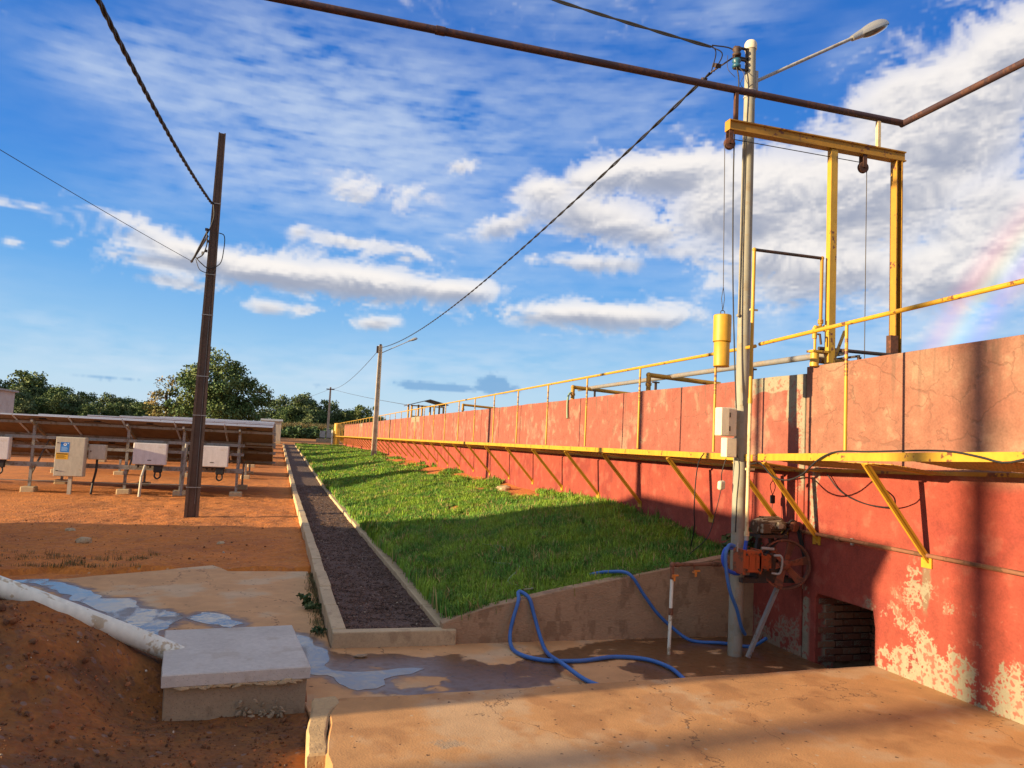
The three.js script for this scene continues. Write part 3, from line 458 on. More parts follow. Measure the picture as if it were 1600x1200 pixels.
{
  const tr = wallMaps(1800, 660, -2, 6.3, 1), tl = wallMaps(2048, 448, 6.28, 18.28, 0); for (const q of Object.values(tl)) q.wrapS = THREE.MirroredRepeatWrapping;
  const top = (a, b, ya, yb, st, seed) => { const l = [], n = Math.round((b - a) / st); for (let i = n; i >= 0; i--) l.push([lerp(a, b, i / n), lerp(ya, yb, i / n) + 0.008 * n3(i * 0.7, seed, 0)]); return l; };
  const W1 = thing('tank_wall', 'red plastered tank wall with peeling cream patches at its foot beside the platform', 'wall');
  part(W1, 'plaster_face', wallGeo([[-2, -0.3], [5.335, -0.3], [5.335, 0.30], [5.36, 0.44], [6.06, 0.445], [6.085, 0.40], [6.085, -0.3], [6.268, -0.3], ...top(-2, 6.268, 2.72, 2.59, 0.35, 1)], -2, 6.3), mat({ ...tr, bumpScale: 0.012 }));
  const br = [0, 1, 2].map((k) => worn([[0.20, 0.07, 0.035], [0.15, 0.05, 0.028], [0.24, 0.10, 0.05]][k], [0.16, 0.12, 0.08], 0.22, 0.9, 60 + k, 128));
  const bg = metres(rb(0.19, 0.056, 0.09, 0.006, 0, 0, 0), 3), rr = rng(77); let nb = 0;
  const mortar = mg(bx(0.05, 0.75, 1.2, WX + 0.72, 0.1, -5.7), bx(0.7, 0.75, 0.05, WX + 0.36, 0.1, -6.19), bx(0.7, 0.05, 1.2, WX + 0.36, 0.47, -5.7), bx(0.7, 0.75, 0.05, WX + 0.36, 0.1, -5.26));
  part(W1, 'culvert_lining', metres(mortar), M.concrete);
  for (let r = 0; r < 10; r++) for (let q = 0; q < 7; q++) {
    const y = -0.16 + r * 0.066, off = (r % 2) * 0.1, m = part(W1, nb ? 'brick_' + String(nb).padStart(3, '0') : 'brick', bg, br[Math.floor(rr() * 3)]); nb++;
    if (q < 4) { m.position.set(WX + 0.655 + 0.008 * rr(), y, -5.36 - q * 0.2 - off); m.rotation.y = Math.PI / 2; } else m.position.set(WX + 0.13 + (q - 4) * 0.2 + off * 0.8, y, -6.125 + 0.008 * rr());
    m.rotation.z += 0.01 * (rr() - 0.5);
  }
  const W2 = thing('tank_wall', 'long red plastered tank wall running above the grass bank', 'wall');
  part(W2, 'plaster_face', wallGeo([[6.285, -0.3], [70.8, 0.2], ...top(6.285, 70.8, 2.53, 2.67, 0.5, 2)], 6.28, 18.28), mat({ ...tl, bumpScale: 0.012 }));
  struct('tank_deck', metres(bx(7, 0.2, 74, WX + 0.235 + 3.5, 2.36, -34.5), 0.5), M.concrete);
}

// ---------- walkway ----------
function lattice(w, l) {                                            // expanded metal: two families of slanted strands
  const out = [], sp = 0.095, sl = 0.42;
  for (const sg of [-1, 1]) for (let c = -w * 3; c < l + w * 3; c += sp) {
    let a = [0, c], b = [w, c + (sg * w) / sl]; const clip = (t) => [a[0] + (b[0] - a[0]) * t, a[1] + (b[1] - a[1]) * t]; const t0 = (0 - a[1]) / (b[1] - a[1]), t1 = (l - a[1]) / (b[1] - a[1]), lo = Math.max(0, Math.min(t0, t1)), hi = Math.min(1, Math.max(t0, t1));
    if (hi - lo < 0.02) continue; const p = clip(lo), q = clip(hi); out.push(bar(V(p[0], 0, -p[1]), V(q[0], 0, -q[1]), 0.012, 0.006));
  }
  return mg(out);
}
{
  const gr = metres(lattice(0.55, 1.58)), OX = 4.19;
  function walkway(label, z0, z1, beamY, railY, posts, brackets, gz0) {
    const w = thing('walkway', label, 'walkway');
    part(w, 'edge_beam', metres(mg(bar(V(OX, beamY(z0), z0), V(OX, beamY(z1), z1), 0.006, 0.062), bar(V(OX + 0.025, beamY(z0) + 0.028, z0), V(OX + 0.025, beamY(z1) + 0.028, z1), 0.044, 0.006))), M.yellow);
    part(w, 'wall_angle', metres(bar(V(WX - 0.015, beamY(z0) - 0.10, z0), V(WX - 0.015, beamY(z1) - 0.10, z1), 0.028, 0.03)), M.yellowOld);
    part(w, 'handrail', metres(cyl(V(OX, railY(z0), z0), V(OX, railY(z1), z1), 0.0175, 0.0175, 12)), M.yellow);
    const pg = metres(cyl(V(0, 0, 0), V(0, 1, 0), 0.0135, 0.0135, 10));
    posts.forEach((z, i) => { const m = part(w, i ? 'post_' + String(i).padStart(3, '0') : 'post', pg, M.yellow); m.position.set(OX, beamY(z) + 0.042, z); m.scale.y = railY(z) - beamY(z) - 0.055; });
    brackets.forEach((z, i) => {
      const t = V(OX + 0.02, beamY(z) - 0.05, z), b = V(WX - 0.005, 0.95, z), n = i ? '_' + String(i).padStart(3, '0') : '';
      part(w, 'bracket' + n, metres(mg(bar(t, b, 0.052, 0.006), bar(t.clone().add(V(0, -0.0, 0.023)), b.clone().add(V(0, 0, 0.023)), 0.006, 0.05), bar(V(OX + 0.01, beamY(z) - 0.05, z + 0.03), V(WX, beamY(z) - 0.115, z + 0.03), 0.04, 0.008), bx(0.012, 0.09, 0.10, WX - 0.008, 0.94, z))), M.yellow);
    });
    let i = 0; for (let z = gz0; z - 1.58 > z1 - 0.1; z -= 1.62) { const m = part(w, i ? 'grating_' + String(i).padStart(3, '0') : 'grating', gr, M.yellowOld); m.position.set(OX + 0.03, beamY(z - 0.8) - 0.028, z); m.rotation.z = -0.105; i++; }
    return w;
  }
  const by = (z) => 1.685 + 0.031 * (z + 6.15), ry = (z) => 2.745 + 0.031 * (z + 6.15);
  walkway('yellow steel walkway with mesh floor and handrail on the peeling wall beside the platform', 2, -6.13, by, ry, [1.9, 0.2, -1.5, -3.25, -4.97], [0.6, -1.2, -3.0, -4.79, -6.42 + 0.35], 1.95);
  const ps = [], bs = [-6.55, -7.92, -9.81, -11.32]; for (let z = -6.89; z > -73; z -= 1.765) ps.push(z); for (let z = -13.0; z > -72; z -= 1.72) bs.push(z);
  walkway('long yellow steel walkway with handrail bracketed to the red wall above the grass', -6.2, -73, (z) => 1.675 - 0.0012 * (-z - 6), (z) => 2.735, ps, bs, -6.22);
}

// ---------- hoist frame over the sluice ----------
const GZ = -6.1;
{
  const h = thing('hoist_frame', 'yellow steel hoist frame with cantilevered beam standing on the tank wall', 'hoist frame', [0, 0, 0]);
  part(h, 'post', metres(mg(bx(0.075, 2.30, 0.06, 4.95, 3.585, GZ), bx(0.13, 0.012, 0.12, 4.95, 2.60, GZ))), M.yellow);
  part(h, 'post_001', metres(mg(bx(0.012, 2.30, 0.085, 5.69, 3.585, GZ), bx(0.012, 2.30, 0.085, 5.755, 3.585, GZ), bx(0.06, 2.30, 0.010, 5.7225, 3.585, GZ - 0.01))), M.yellowOld);
  part(h, 'top_beam', metres(mg(bx(2.03, 0.012, 0.09, 4.785, 4.834, GZ), bx(2.03, 0.012, 0.09, 4.785, 4.746, GZ), bx(2.03, 0.08, 0.01, 4.785, 4.79, GZ + 0.02), bx(0.006, 0.1, 0.09, 3.767, 4.79, GZ))), M.yellowOld);
  for (const [x, y] of [[3.79, 4.65], [5.31, 4.65]]) {
    const pl = part(h, 'pulley', metres(mg(bx(0.045, 0.14, 0.008, x, y + 0.03, GZ + 0.028), bx(0.045, 0.14, 0.008, x, y + 0.03, GZ - 0.028))), M.rust);
    part(pl, 'wheel', metres(lathe([[0.012, -0.02], [0.052, -0.02], [0.056, -0.012], [0.044, 0], [0.056, 0.012], [0.052, 0.02], [0.012, 0.02]], 20).rotateX(Math.PI / 2).translate(x, y - 0.035, GZ)), M.rust);
  }
  part(h, 'lifting_cable', mg(cyl(V(3.79, 4.665, GZ), V(5.31, 4.665, GZ), 0.004, 0.004, 6), cyl(V(5.355, 4.61, GZ), V(5.355, 2.5, GZ), 0.004, 0.004, 6)), M.wire);
  part(h, 'stiffener', metres(bar(V(5.0, 2.66, GZ), V(5.12, 2.95, GZ), 0.025, 0.02)), M.yellow);
  const cw = thing('counterweight', 'yellow cylindrical counterweight hanging from the hoist cable', 'counterweight', [3.785, 2.5, GZ - 0.03]);
  part(cw, 'lower_cylinder', metres(lathe([[0, 0], [0.07, 0], [0.072, 0.012], [0.072, 0.23], [0, 0.23]], 28)), M.yellow); part(cw, 'upper_cylinder', metres(lathe([[0, 0.231], [0.080, 0.231], [0.082, 0.24], [0.082, 0.475], [0.078, 0.485], [0, 0.485]], 28)), M.yellow);
  part(cw, 'ring', new THREE.TorusGeometry(0.022, 0.004, 8, 20).translate(0, 0.507, 0), M.wire);
  part(cw, 'sling', mg(cyl(V(0, 0.525, 0), V(-0.016, 0.64, 0), 0.003, 0.003, 6), cyl(V(0, 0.525, 0), V(0.016, 0.64, 0), 0.003, 0.003, 6), cyl(V(-0.016, 0.64, 0), V(0, 0.75, 0), 0.003, 0.003, 6), cyl(V(0.016, 0.64, 0), V(0, 0.75, 0), 0.003, 0.003, 6), cyl(V(0, 0.75, 0), V(-0.045, 2.11, 0.03), 0.0035, 0.0035, 6)), M.wire);
  const op = thing('overhead_pipe', 'dark maroon overhead pipe bent at a right angle above the hoist frame', 'pipe');
  const py = 5.155, rp = 0.033;
  part(op, 'long_pipe', metres(mg(cyl(V(-3.6, py - 0.02, GZ), V(5.80, py, GZ), rp, rp, 18), cyl(V(0.95, py - 0.01, GZ), V(1.03, py - 0.01, GZ), rp + 0.005, rp + 0.005, 18))), M.darkPipe);
  part(op, 'return_pipe', metres(mg(cyl(V(5.80, py, GZ - 0.03), V(5.80, py + 0.02, 2.2), rp, rp, 18), new THREE.SphereGeometry(rp * 1.01, 16, 12).translate(5.80, py, GZ))), M.darkPipe);
  for (const [x, m] of [[3.85, M.rust], [5.49, M.yellowPale]]) part(op, 'stub', metres(mg(bx(0.035, py - rp - 4.84, 0.035, x, (py - rp + 4.84) / 2, GZ), bx(0.08, 0.006, 0.06, x, 4.843, GZ))), m);
  part(op, 'end_post', metres(cyl(V(-3.6, -0.3, GZ), V(-3.6, py, GZ), 0.045, 0.04, 16)), M.darkPipe); part(op, 'end_post_001', metres(cyl(V(5.80, 2.4, 2.2), V(5.80, py, 2.2), 0.04, 0.04, 16)), M.darkPipe);
}
// sluice rails on the wall behind the frame
{
  const s = thing('sluice_rack', 'dark steel rails with rollers on the tank wall between the hoist posts', 'rack');
  for (const [z, y] of [[-6.0, 2.74], [-6.35, 2.80]]) part(s, 'rail', metres(cyl(V(5.02, y, z), V(5.72, y, z), 0.018, 0.018, 10)), M.dark);
  for (const x of [5.2, 5.52]) { part(s, 'leg', metres(mg(bx(0.03, 0.30, 0.03, x, 2.6, -6.36), bx(0.02, 0.02, 0.38, x, 2.70, -6.18))), M.dark); part(s, 'roller', metres(cyl(V(x - 0.06, 2.66, -6.28), V(x + 0.06, 2.66, -6.28), 0.045, 0.045, 16)), M.dark); }
  part(s, 'cross_pipe', metres(cyl(V(4.93, 2.66, -6.22), V(5.75, 2.64, -6.22), 0.032, 0.032, 14)), M.yellowOld);
  part(s, 'stop_post', metres(bx(0.09, 0.5, 0.06, 5.63, 2.69, GZ + 0.06)), M.rust);
}
// yellow water pipe with its bridge and valve
{
  const z = -6.12, p = thing('water_pipe', 'thin yellow water pipe rising beside the lamp pole and bridging to a valve', 'pipe');
  part(p, 'lower_riser', metres(mg(cyl(V(4.09, 0.98, z), V(4.095, 2.2, z), 0.0165, 0.0165, 12), cyl(V(4.09, 0.96, z), V(4.09, 1.0, z), 0.024, 0.024, 12))), M.yellowPale);
  part(p, 'upper_riser', metres(mg(cyl(V(4.095, 2.2, z), V(4.10, 3.635, z), 0.0165, 0.0165, 12), cyl(V(4.095, 2.18, z), V(4.095, 2.23, z), 0.021, 0.021, 12), new THREE.SphereGeometry(0.021, 12, 10).translate(4.10, 3.64, z))), M.yellow);
  part(p, 'bridge', metres(cyl(V(4.10, 3.64, z), V(4.86, 3.645, z), 0.0155, 0.0155, 12)), M.dark);
  part(p, 'drop_pipe', metres(mg(new THREE.SphereGeometry(0.021, 12, 10).translate(4.86, 3.645, z), cyl(V(4.86, 3.645, z), V(4.855, 2.98, z), 0.0165, 0.0165, 12), cyl(V(4.855, 3.04, z), V(4.855, 3.0, z), 0.026, 0.026, 12))), M.yellowOld);
  const v = part(p, 'valve', metres(mg(cyl(V(4.79, 2.955, z), V(4.92, 2.955, z), 0.024, 0.024, 12), cyl(V(4.79, 2.955, z), V(4.79, 2.85, z), 0.022, 0.022, 12), cyl(V(4.92, 2.93, z), V(4.92, 2.99, z), 0.028, 0.028, 12))), M.yellow);
  part(v, 'handle', metres(mg(bx(0.012, 0.10, 0.02, 4.825, 2.84, z + 0.04, 0, 0, 0.15), bx(0.04, 0.012, 0.02, 4.81, 2.89, z + 0.03))), M.dark);
  part(p, 'foot', metres(mg(cyl(V(4.795, 2.85, z), V(4.795, 2.72, z), 0.013, 0.013, 10), cyl(V(4.795, 2.72, z), V(4.79, 2.58, z), 0.04, 0.042, 16), bx(0.2, 0.02, 0.1, 4.84, 2.725, z))), M.yellow);
  part(p, 'clamp', metres(bx(0.09, 0.02, 0.02, 4.13, 1.57, z - 0.03)), M.yellowPale); part(p, 'clamp_001', metres(bx(0.08, 0.015, 0.02, 4.13, 3.07, z - 0.03)), M.yellowPale);
}
// pipes on top of the wall
{
  const g = thing('supply_pipe', 'long grey pipe lying behind the top of the red wall', 'pipe'); part(g, 'barrel', metres(cyl(V(5.3, 2.78, -6.35), V(5.3, 2.80, -13.6), 0.034, 0.034, 16)), M.greyPipe);
  for (const z of [-7.9, -10.4, -12.8]) part(g, 'saddle', metres(mg(bx(0.03, 0.30, 0.03, 5.3, 2.6, z), bx(0.11, 0.02, 0.04, 5.3, 2.735, z))), M.dark);
  const gn = (z, label) => { const q = thing('outlet_pipe', label, 'pipe', [0, 0, z]); part(q, 'riser', metres(mg(cyl(V(4.93, 2.4, 0), V(4.93, 2.78, 0), 0.035, 0.035, 14), cyl(V(4.93, 2.63, 0), V(4.93, 2.67, 0), 0.045, 0.045, 14), new THREE.SphereGeometry(0.04, 14, 10).translate(4.93, 2.785, 0))), M.yellowOld); part(q, 'arm', metres(cyl(V(4.93, 2.785, 0), V(6.1, 2.73, 0), 0.034, 0.034, 14)), M.yellowOld); return q; };
  gn(-9.9, 'dark yellow elbow pipe over the wall, first beyond the counterweight'); const g2 = gn(-12.95, 'dark yellow elbow pipe over the wall with a hose hanging from it'); gn(-22.1, 'dark yellow elbow pipe over the wall near the small tin roof');
  part(g2, 'hose', tube([V(4.93, 2.70, 0), V(4.86, 2.66, 0.02), V(4.80, 2.55, 0.1), V(4.79, 2.35, 0.12), V(4.785, 2.2, 0.16)], 0.018, 30), M.greenHose);
  const cp = thing('wall_conduit', 'thin brown conduit pipe running along the red wall under the walkway', 'pipe'); part(cp, 'barrel', metres(mg(cyl(V(WX - 0.03, 0.995, -6.6), V(WX - 0.03, 0.99, 2), 0.0175, 0.0175, 12), cyl(V(WX - 0.03, 0.99, -5.78), V(WX - 0.03, 0.99, -5.72), 0.024, 0.024, 12))), M.brownPipe); for (const z of [-5.6, -2.9, -0.2]) part(cp, 'clip', metres(bx(0.02, 0.06, 0.03, WX - 0.009, 0.985, z)), M.galv);
}

// ---------- poles, lamps and cables ----------
function lampHead(parent, o, dir) {                                  // cobra head at o, pointing along dir (x, y)
  const a = Math.atan2(dir[1], dir[0]), at = (g) => { g.applyMatrix4(new THREE.Matrix4().makeRotationZ(a)); return g.translate(...o); };
  const shell = new THREE.SphereGeometry(1, 26, 16, 0, Math.PI * 2, 0, Math.PI * 0.55), p = shell.attributes.position;
  for (let i = 0; i < p.count; i++) { const x = p.getX(i), t = (x + 1) / 2; p.setXYZ(i, x * 0.22 + 0.22, p.getY(i) * 0.09 * (0.65 + 0.5 * t), p.getZ(i) * (0.06 + 0.07 * t)); } shell.computeVertexNormals();
  const h = part(parent, 'lamp_head', at(mg(shell, cyl(V(-0.07, 0, 0), V(0.07, 0.01, 0), 0.03, 0.045, 14))), plain(0.40, 0.40, 0.37, 0.35, 0.6));
  const lens = new THREE.SphereGeometry(1, 22, 14); const q = lens.attributes.position; for (let i = 0; i < q.count; i++) { const x = q.getX(i), t = (x + 1) / 2; q.setXYZ(i, x * 0.195 + 0.235, q.getY(i) * 0.045 - 0.012, q.getZ(i) * (0.05 + 0.06 * t)); } lens.computeVertexNormals();
  part(h, 'lens', at(lens), new THREE.MeshPhysicalMaterial({ color: rgb(0.10, 0.095, 0.085), roughness: 0.12, clearcoat: 1 }));
}
const LP = [4.19, -6.4];
{
  const [x, z] = LP, l = thing('lamp_pole', 'tall weathered steel lamp pole with street lamp standing in the wet pit', 'lamp pole');
  part(l, 'pole', metres(mg(cyl(V(x - 0.01, -0.25, z), V(x, 2.2, z), 0.068, 0.064, 24), cyl(V(x, 2.2, z), V(x, 5.80, z), 0.063, 0.052, 24), cyl(V(x, 2.17, z), V(x, 2.22, z), 0.067, 0.067, 24))), M.pole);
  part(l, 'cap', metres(lathe([[0, 0.06], [0.045, 0.055], [0.06, 0.03], [0.062, -0.03], [0.055, -0.035]], 20).translate(x, 5.80, z)), M.boxWhite);
  part(l, 'lamp_arm', metres(mg(cyl(V(x + 0.05, 5.44, z), V(5.48, 6.18, z), 0.0175, 0.0175, 12), bx(0.03, 0.2, 0.05, x + 0.065, 5.45, z))), M.galv);
  lampHead(l, [5.47, 6.17, z], [1, 0.56]);
  for (const y of [5.26, 5.33, 4.95]) part(l, 'band', metres(cyl(V(x, y, z), V(x, y + 0.014, z), 0.060, 0.060, 20)), M.galv);
  for (const [y, m] of [[5.70, M.dark], [5.58, M.insul]]) { const b = part(l, 'insulator_bracket', metres(mg(bx(0.16, 0.012, 0.03, x - 0.12, y + 0.05, z + 0.02), bx(0.16, 0.012, 0.03, x - 0.12, y - 0.05, z + 0.02), bx(0.012, 0.11, 0.03, x - 0.055, y, z + 0.02))), M.dark); part(b, 'insulator', lathe([[0.012, -0.045], [0.04, -0.045], [0.044, -0.02], [0.028, 0], [0.044, 0.02], [0.04, 0.045], [0.012, 0.045]], 18).translate(x - 0.17, y, z + 0.02), m); }
  part(l, 'conduit', metres(mg(cyl(V(x - 0.075, 3.05, z + 0.02), V(x - 0.07, 5.0, z + 0.02), 0.008, 0.008, 8), new THREE.SphereGeometry(0.018, 10, 8).translate(x - 0.078, 3.05, z + 0.02))), M.pole);
  part(l, 'drop_wire', tube([V(x - 0.2, 5.6, z + 0.03), V(x - 0.16, 5.42, z + 0.05), V(x - 0.19, 4.9, z + 0.05), V(x - 0.17, 3.5, z + 0.05), V(x - 0.13, 2.6, z + 0.06), V(x - 0.11, 2.1, z + 0.08)], 0.0065, 60, 6), M.black);
  part(l, 'loose_wires', mg(tube([V(x - 0.17, 5.55, z + 0.04), V(x - 0.12, 5.45, z + 0.08), V(x - 0.14, 5.36, z + 0.05), V(x - 0.06, 5.30, z + 0.06)], 0.003, 24, 5), tube([V(x - 0.26, 5.66, z), V(x - 0.27, 5.5, z + 0.03), V(x - 0.2, 5.42, z + 0.05)], 0.003, 20, 5)), M.wire);
  const b1 = thing('breaker_box', 'cream breaker box with two dark hinges on the lamp pole', 'electric box', [3.98, 1.87, z + 0.06]); part(b1, 'case', metres(rb(0.175, 0.27, 0.11, 0.012, 0, 0.135, 0)), M.boxWhite); part(b1, 'door', metres(rb(0.085, 0.262, 0.012, 0.005, -0.044, 0.135, 0.06)), M.boxWhite); for (const y of [0.07, 0.2]) part(b1, 'hinge', bx(0.014, 0.045, 0.012, 0.004, y, 0.062), M.dark);
  const b2 = thing('meter_box', 'small plain cream box on the lamp pole beneath the breaker box', 'electric box', [4.02, 1.67, z + 0.06]); part(b2, 'case', metres(rb(0.115, 0.185, 0.10, 0.010, 0, 0.0925, 0)), M.boxWhite); part(b2, 'cable', tube([V(0.06, 0.05, 0.03), V(0.085, -0.05, 0.05), V(0.07, -0.4, 0.05), V(0.07, -0.7, 0.04)], 0.006, 30, 6), M.black);
}
function twisted(a, b, sag, r, turns, strands) {
  const c = (t) => V(lerp(a.x, b.x, t), lerp(a.y, b.y, t) - sag * 4 * t * (1 - t), lerp(a.z, b.z, t)), out = [], L = a.distanceTo(b), n = Math.round(L * turns * 5);
  for (let s = 0; s < strands; s++) { const pts = []; for (let i = 0; i <= n; i++) { const t = i / n, w = (i / 5) * 6.283 + s * 6.283 / strands, p = c(t); pts.push(p.add(V(Math.cos(w) * r, Math.sin(w) * r, Math.cos(w) * r * 0.3))); } out.push(new THREE.TubeGeometry(new THREE.CatmullRomCurve3(pts), n * 2, r * 0.95, 5)); }
  return mg(out);
}
const sagWire = (a, b, sag, r = 0.006) => { const p = []; for (let i = 0; i <= 24; i++) { const t = i / 24; p.push(V(lerp(a.x, b.x, t), lerp(a.y, b.y, t) - sag * 4 * t * (1 - t), lerp(a.z, b.z, t))); } return new THREE.TubeGeometry(new THREE.CatmullRomCurve3(p), 48, r, 6); };
{
  const c1 = thing('twisted_cable', 'twisted power cable sagging from the lamp pole above the pit to the far lamp pole', 'cable');
  part(c1, 'cable', twisted(V(3.86, 5.56, -6.6), V(4.10, 6.15, -37.9), 0.55, 0.010, 1.2, 2), M.black); part(c1, 'clamp', mg(bx(0.05, 0.07, 0.05, 3.87, 5.54, -6.75, 0.4), bx(0.06, 0.04, 0.08, 3.9, 5.62, -6.55, 0.5), cyl(V(3.86, 5.56, -6.6), V(4.03, 5.68, -6.4), 0.008)), M.dark);
  const c2 = thing('twisted_cable', 'power cable arriving at the top of the lamp pole from the left', 'cable'); part(c2, 'cable', twisted(V(3.78, 5.74, -6.45), V(-5.5, 9.0, -8.8), 0.30, 0.010, 1.4, 2), M.black); part(c2, 'tails', mg(tube([V(3.78, 5.74, -6.45), V(3.88, 5.68, -6.42), V(3.90, 5.58, -6.6)], 0.006, 14, 5), tube([V(3.7, 5.76, -6.46), V(3.82, 5.72, -6.45), V(3.87, 5.57, -6.6)], 0.006, 14, 5), tube([V(3.78, 5.76, -6.45), V(3.95, 5.74, -6.4), V(4.02, 5.7, -6.38)], 0.007, 14, 5)), M.black);
  const c3 = thing('twisted_cable', 'thick twisted black cable hanging in to the dark concrete pole', 'cable'); part(c3, 'cable', twisted(V(-2.0, 6.68, -17.65), V(-2.6, 7.4, 9), 0.95, 0.017, 1.15, 3), M.black);
}
function tPole(name, label, x, y0, z, h, w0, w1, turn, mt, group) {  // double-T concrete pole: two flanges and a recessed web
  const p = thing(name, label, 'utility pole', [x, y0, z], group); p.rotation.y = turn;
  const tap = (w, d, ox) => { const g = new THREE.BoxGeometry(w, h + 0.3, d, 1, 6, 1).translate(ox, h / 2 - 0.15, 0), q = g.attributes.position; for (let i = 0; i < q.count; i++) { const k = lerp(1, w1 / w0, clamp(q.getY(i) / h, 0, 1)); q.setX(i, q.getX(i) * k); q.setZ(i, q.getZ(i) * k); } return g; };
  part(p, 'shaft', metres(mg(tap(w0 * 0.2, w0 * 0.85, -w0 * 0.4), tap(w0 * 0.2, w0 * 0.85, w0 * 0.4), tap(w0 * 0.62, w0 * 0.40, 0)), 0.9), mt); return p;
}
{
  const p = tPole('utility_pole', 'dark double-T concrete pole standing on the dirt before the solar panels', -1.9, -0.22, -17.7, 8.52, 0.30, 0.15, 0.10, M.concretePole);
  for (const y of [0.65, 2.2, 3.05, 4.4, 5.3, 6.9]) { const k = lerp(0.30, 0.15, y / 8.52); part(p, 'strap', metres(mg(bx(k + 0.012, 0.018, 0.006, 0, y, k * 0.425 + 0.004), bx(0.006, 0.018, k * 0.87, -k / 2 - 0.004, y, 0))), M.galv); }
  part(p, 'wire_run', mg(cyl(V(0.05, 0.3, 0.09), V(0.035, 4.6, 0.065), 0.004, 0.004, 5)), M.galv);
  part(p, 'cable_loop', mg(tube([V(0.10, 6.25, 0.06), V(0.20, 6.22, 0.05), V(0.22, 5.85, 0.06), V(0.16, 5.55, 0.09), V(-0.05, 5.42, 0.12), V(-0.22, 5.52, 0.12), V(-0.35, 5.66, 0.06)], 0.011, 50, 6), tube([V(-0.33, 5.6, 0.06), V(-0.22, 5.36, 0.12), V(0, 5.32, 0.12), V(0.09, 5.4, 0.1)], 0.009, 30, 6), tube([V(-0.06, 6.9, 0.1), V(-0.03, 6.6, 0.11), V(-0.08, 6.35, 0.12), V(-0.16, 6.15, 0.1)], 0.016, 30, 6), tube([V(-0.12, 6.3, 0.1), V(-0.25, 5.95, 0.08), V(-0.38, 5.6, 0.05)], 0.02, 20, 6), tube([V(-0.16, 6.3, 0.1), V(-0.13, 5.95, 0.14), V(-0.2, 5.7, 0.12), V(-0.30, 5.62, 0.08)], 0.013, 24, 6)), M.black);
  part(p, 'dead_end', mg(bar(V(-0.12, 6.15, 0.1), V(-0.42, 5.52, 0.03), 0.05, 0.03), bx(0.06, 0.05, 0.06, -0.16, 6.28, 0.1), bx(0.05, 0.05, 0.05, -0.1, 6.02, 0.11), bx(0.05, 0.05, 0.05, -0.13, 5.8, 0.11)), M.dark);
  part(p, 'splice', mg(bx(0.05, 0.06, 0.04, -0.2, 5.75, 0.09)), M.boxWhite);
  solo('service_wire', sagWire(V(-2.28, 5.33, -17.7), V(-5.5, 5.75, -8.8), 0.05, 0.006), M.black, 'single thin wire running off from the dark concrete pole', 'wire');
  const q = tPole('lamp_post', 'pale concrete lamp post rising from the grass bank', 4.09, 0.66, -38, 5.62, 0.26, 0.17, 0.0, M.paleConcrete); part(q, 'lamp_arm', metres(cyl(V(0.08, 5.25, 0), V(1.45, 5.98, 0), 0.02)), M.galv); lampHead(q, [1.43, 5.97, 0], [1, 0.4]); part(q, 'insulator', mg(bx(0.1, 0.35, 0.1, -0.14, 5.4, 0), bx(0.1, 0.06, 0.1, 0, 5.65, 0)), M.dark);
  const r3 = tPole('utility_pole', 'pale concrete pole with grey meter boxes at its foot by the dirt road', 4.15, 0.78, -88, 6.3, 0.30, 0.18, 0, M.paleConcrete); part(r3, 'cross_arm', bx(0.9, 0.12, 0.12, 0, 6.05, 0), M.dark);
  for (const [a, w, h2] of [[-0.55, 0.6, 0.75], [0.15, 0.5, 0.9]]) part(r3, 'meter_box', metres(rb(w, h2, 0.3, 0.03, a, 0.55 + h2 / 2, 0.35)), M.galv); part(r3, 'plinth', metres(bx(2.4, 0.5, 0.8, 0, 0.2, 0.35)), M.concrete);
  const fw = (a, b, s, l) => solo('far_wire', sagWire(a, b, s, 0.014), M.wire, l, 'wire'); fw(V(4.05, 6.1, -38), V(4.1, 6.9, -88), 0.6, 'thin wire from the pale lamp post on to the pole with meter boxes'); fw(V(4.1, 6.85, -88), V(-7, 3.4, -120), 0.2, 'thin wire dropping from the meter box pole to the trees'); fw(V(4.2, 6.9, -88), V(6.4, 3.6, -43), 0.1, 'thin wire from the meter box pole to the small tin roof');
  tPole('utility_pole', 'slender concrete pole out of view beside the added shade caster', -5.5, -0.25, -8.72, 9.4, 0.17, 0.14, 0.2, M.concretePole); tPole('utility_pole', 'concrete pole out of view behind the platform', -2.6, -0.25, 9, 8, 0.26, 0.16, 0, M.concretePole); tPole('utility_pole', 'concrete pole far out on the yard west of the added shade caster', -22, -0.25, -1.28, 9, 0.38, 0.28, 0, M.concretePole);
}

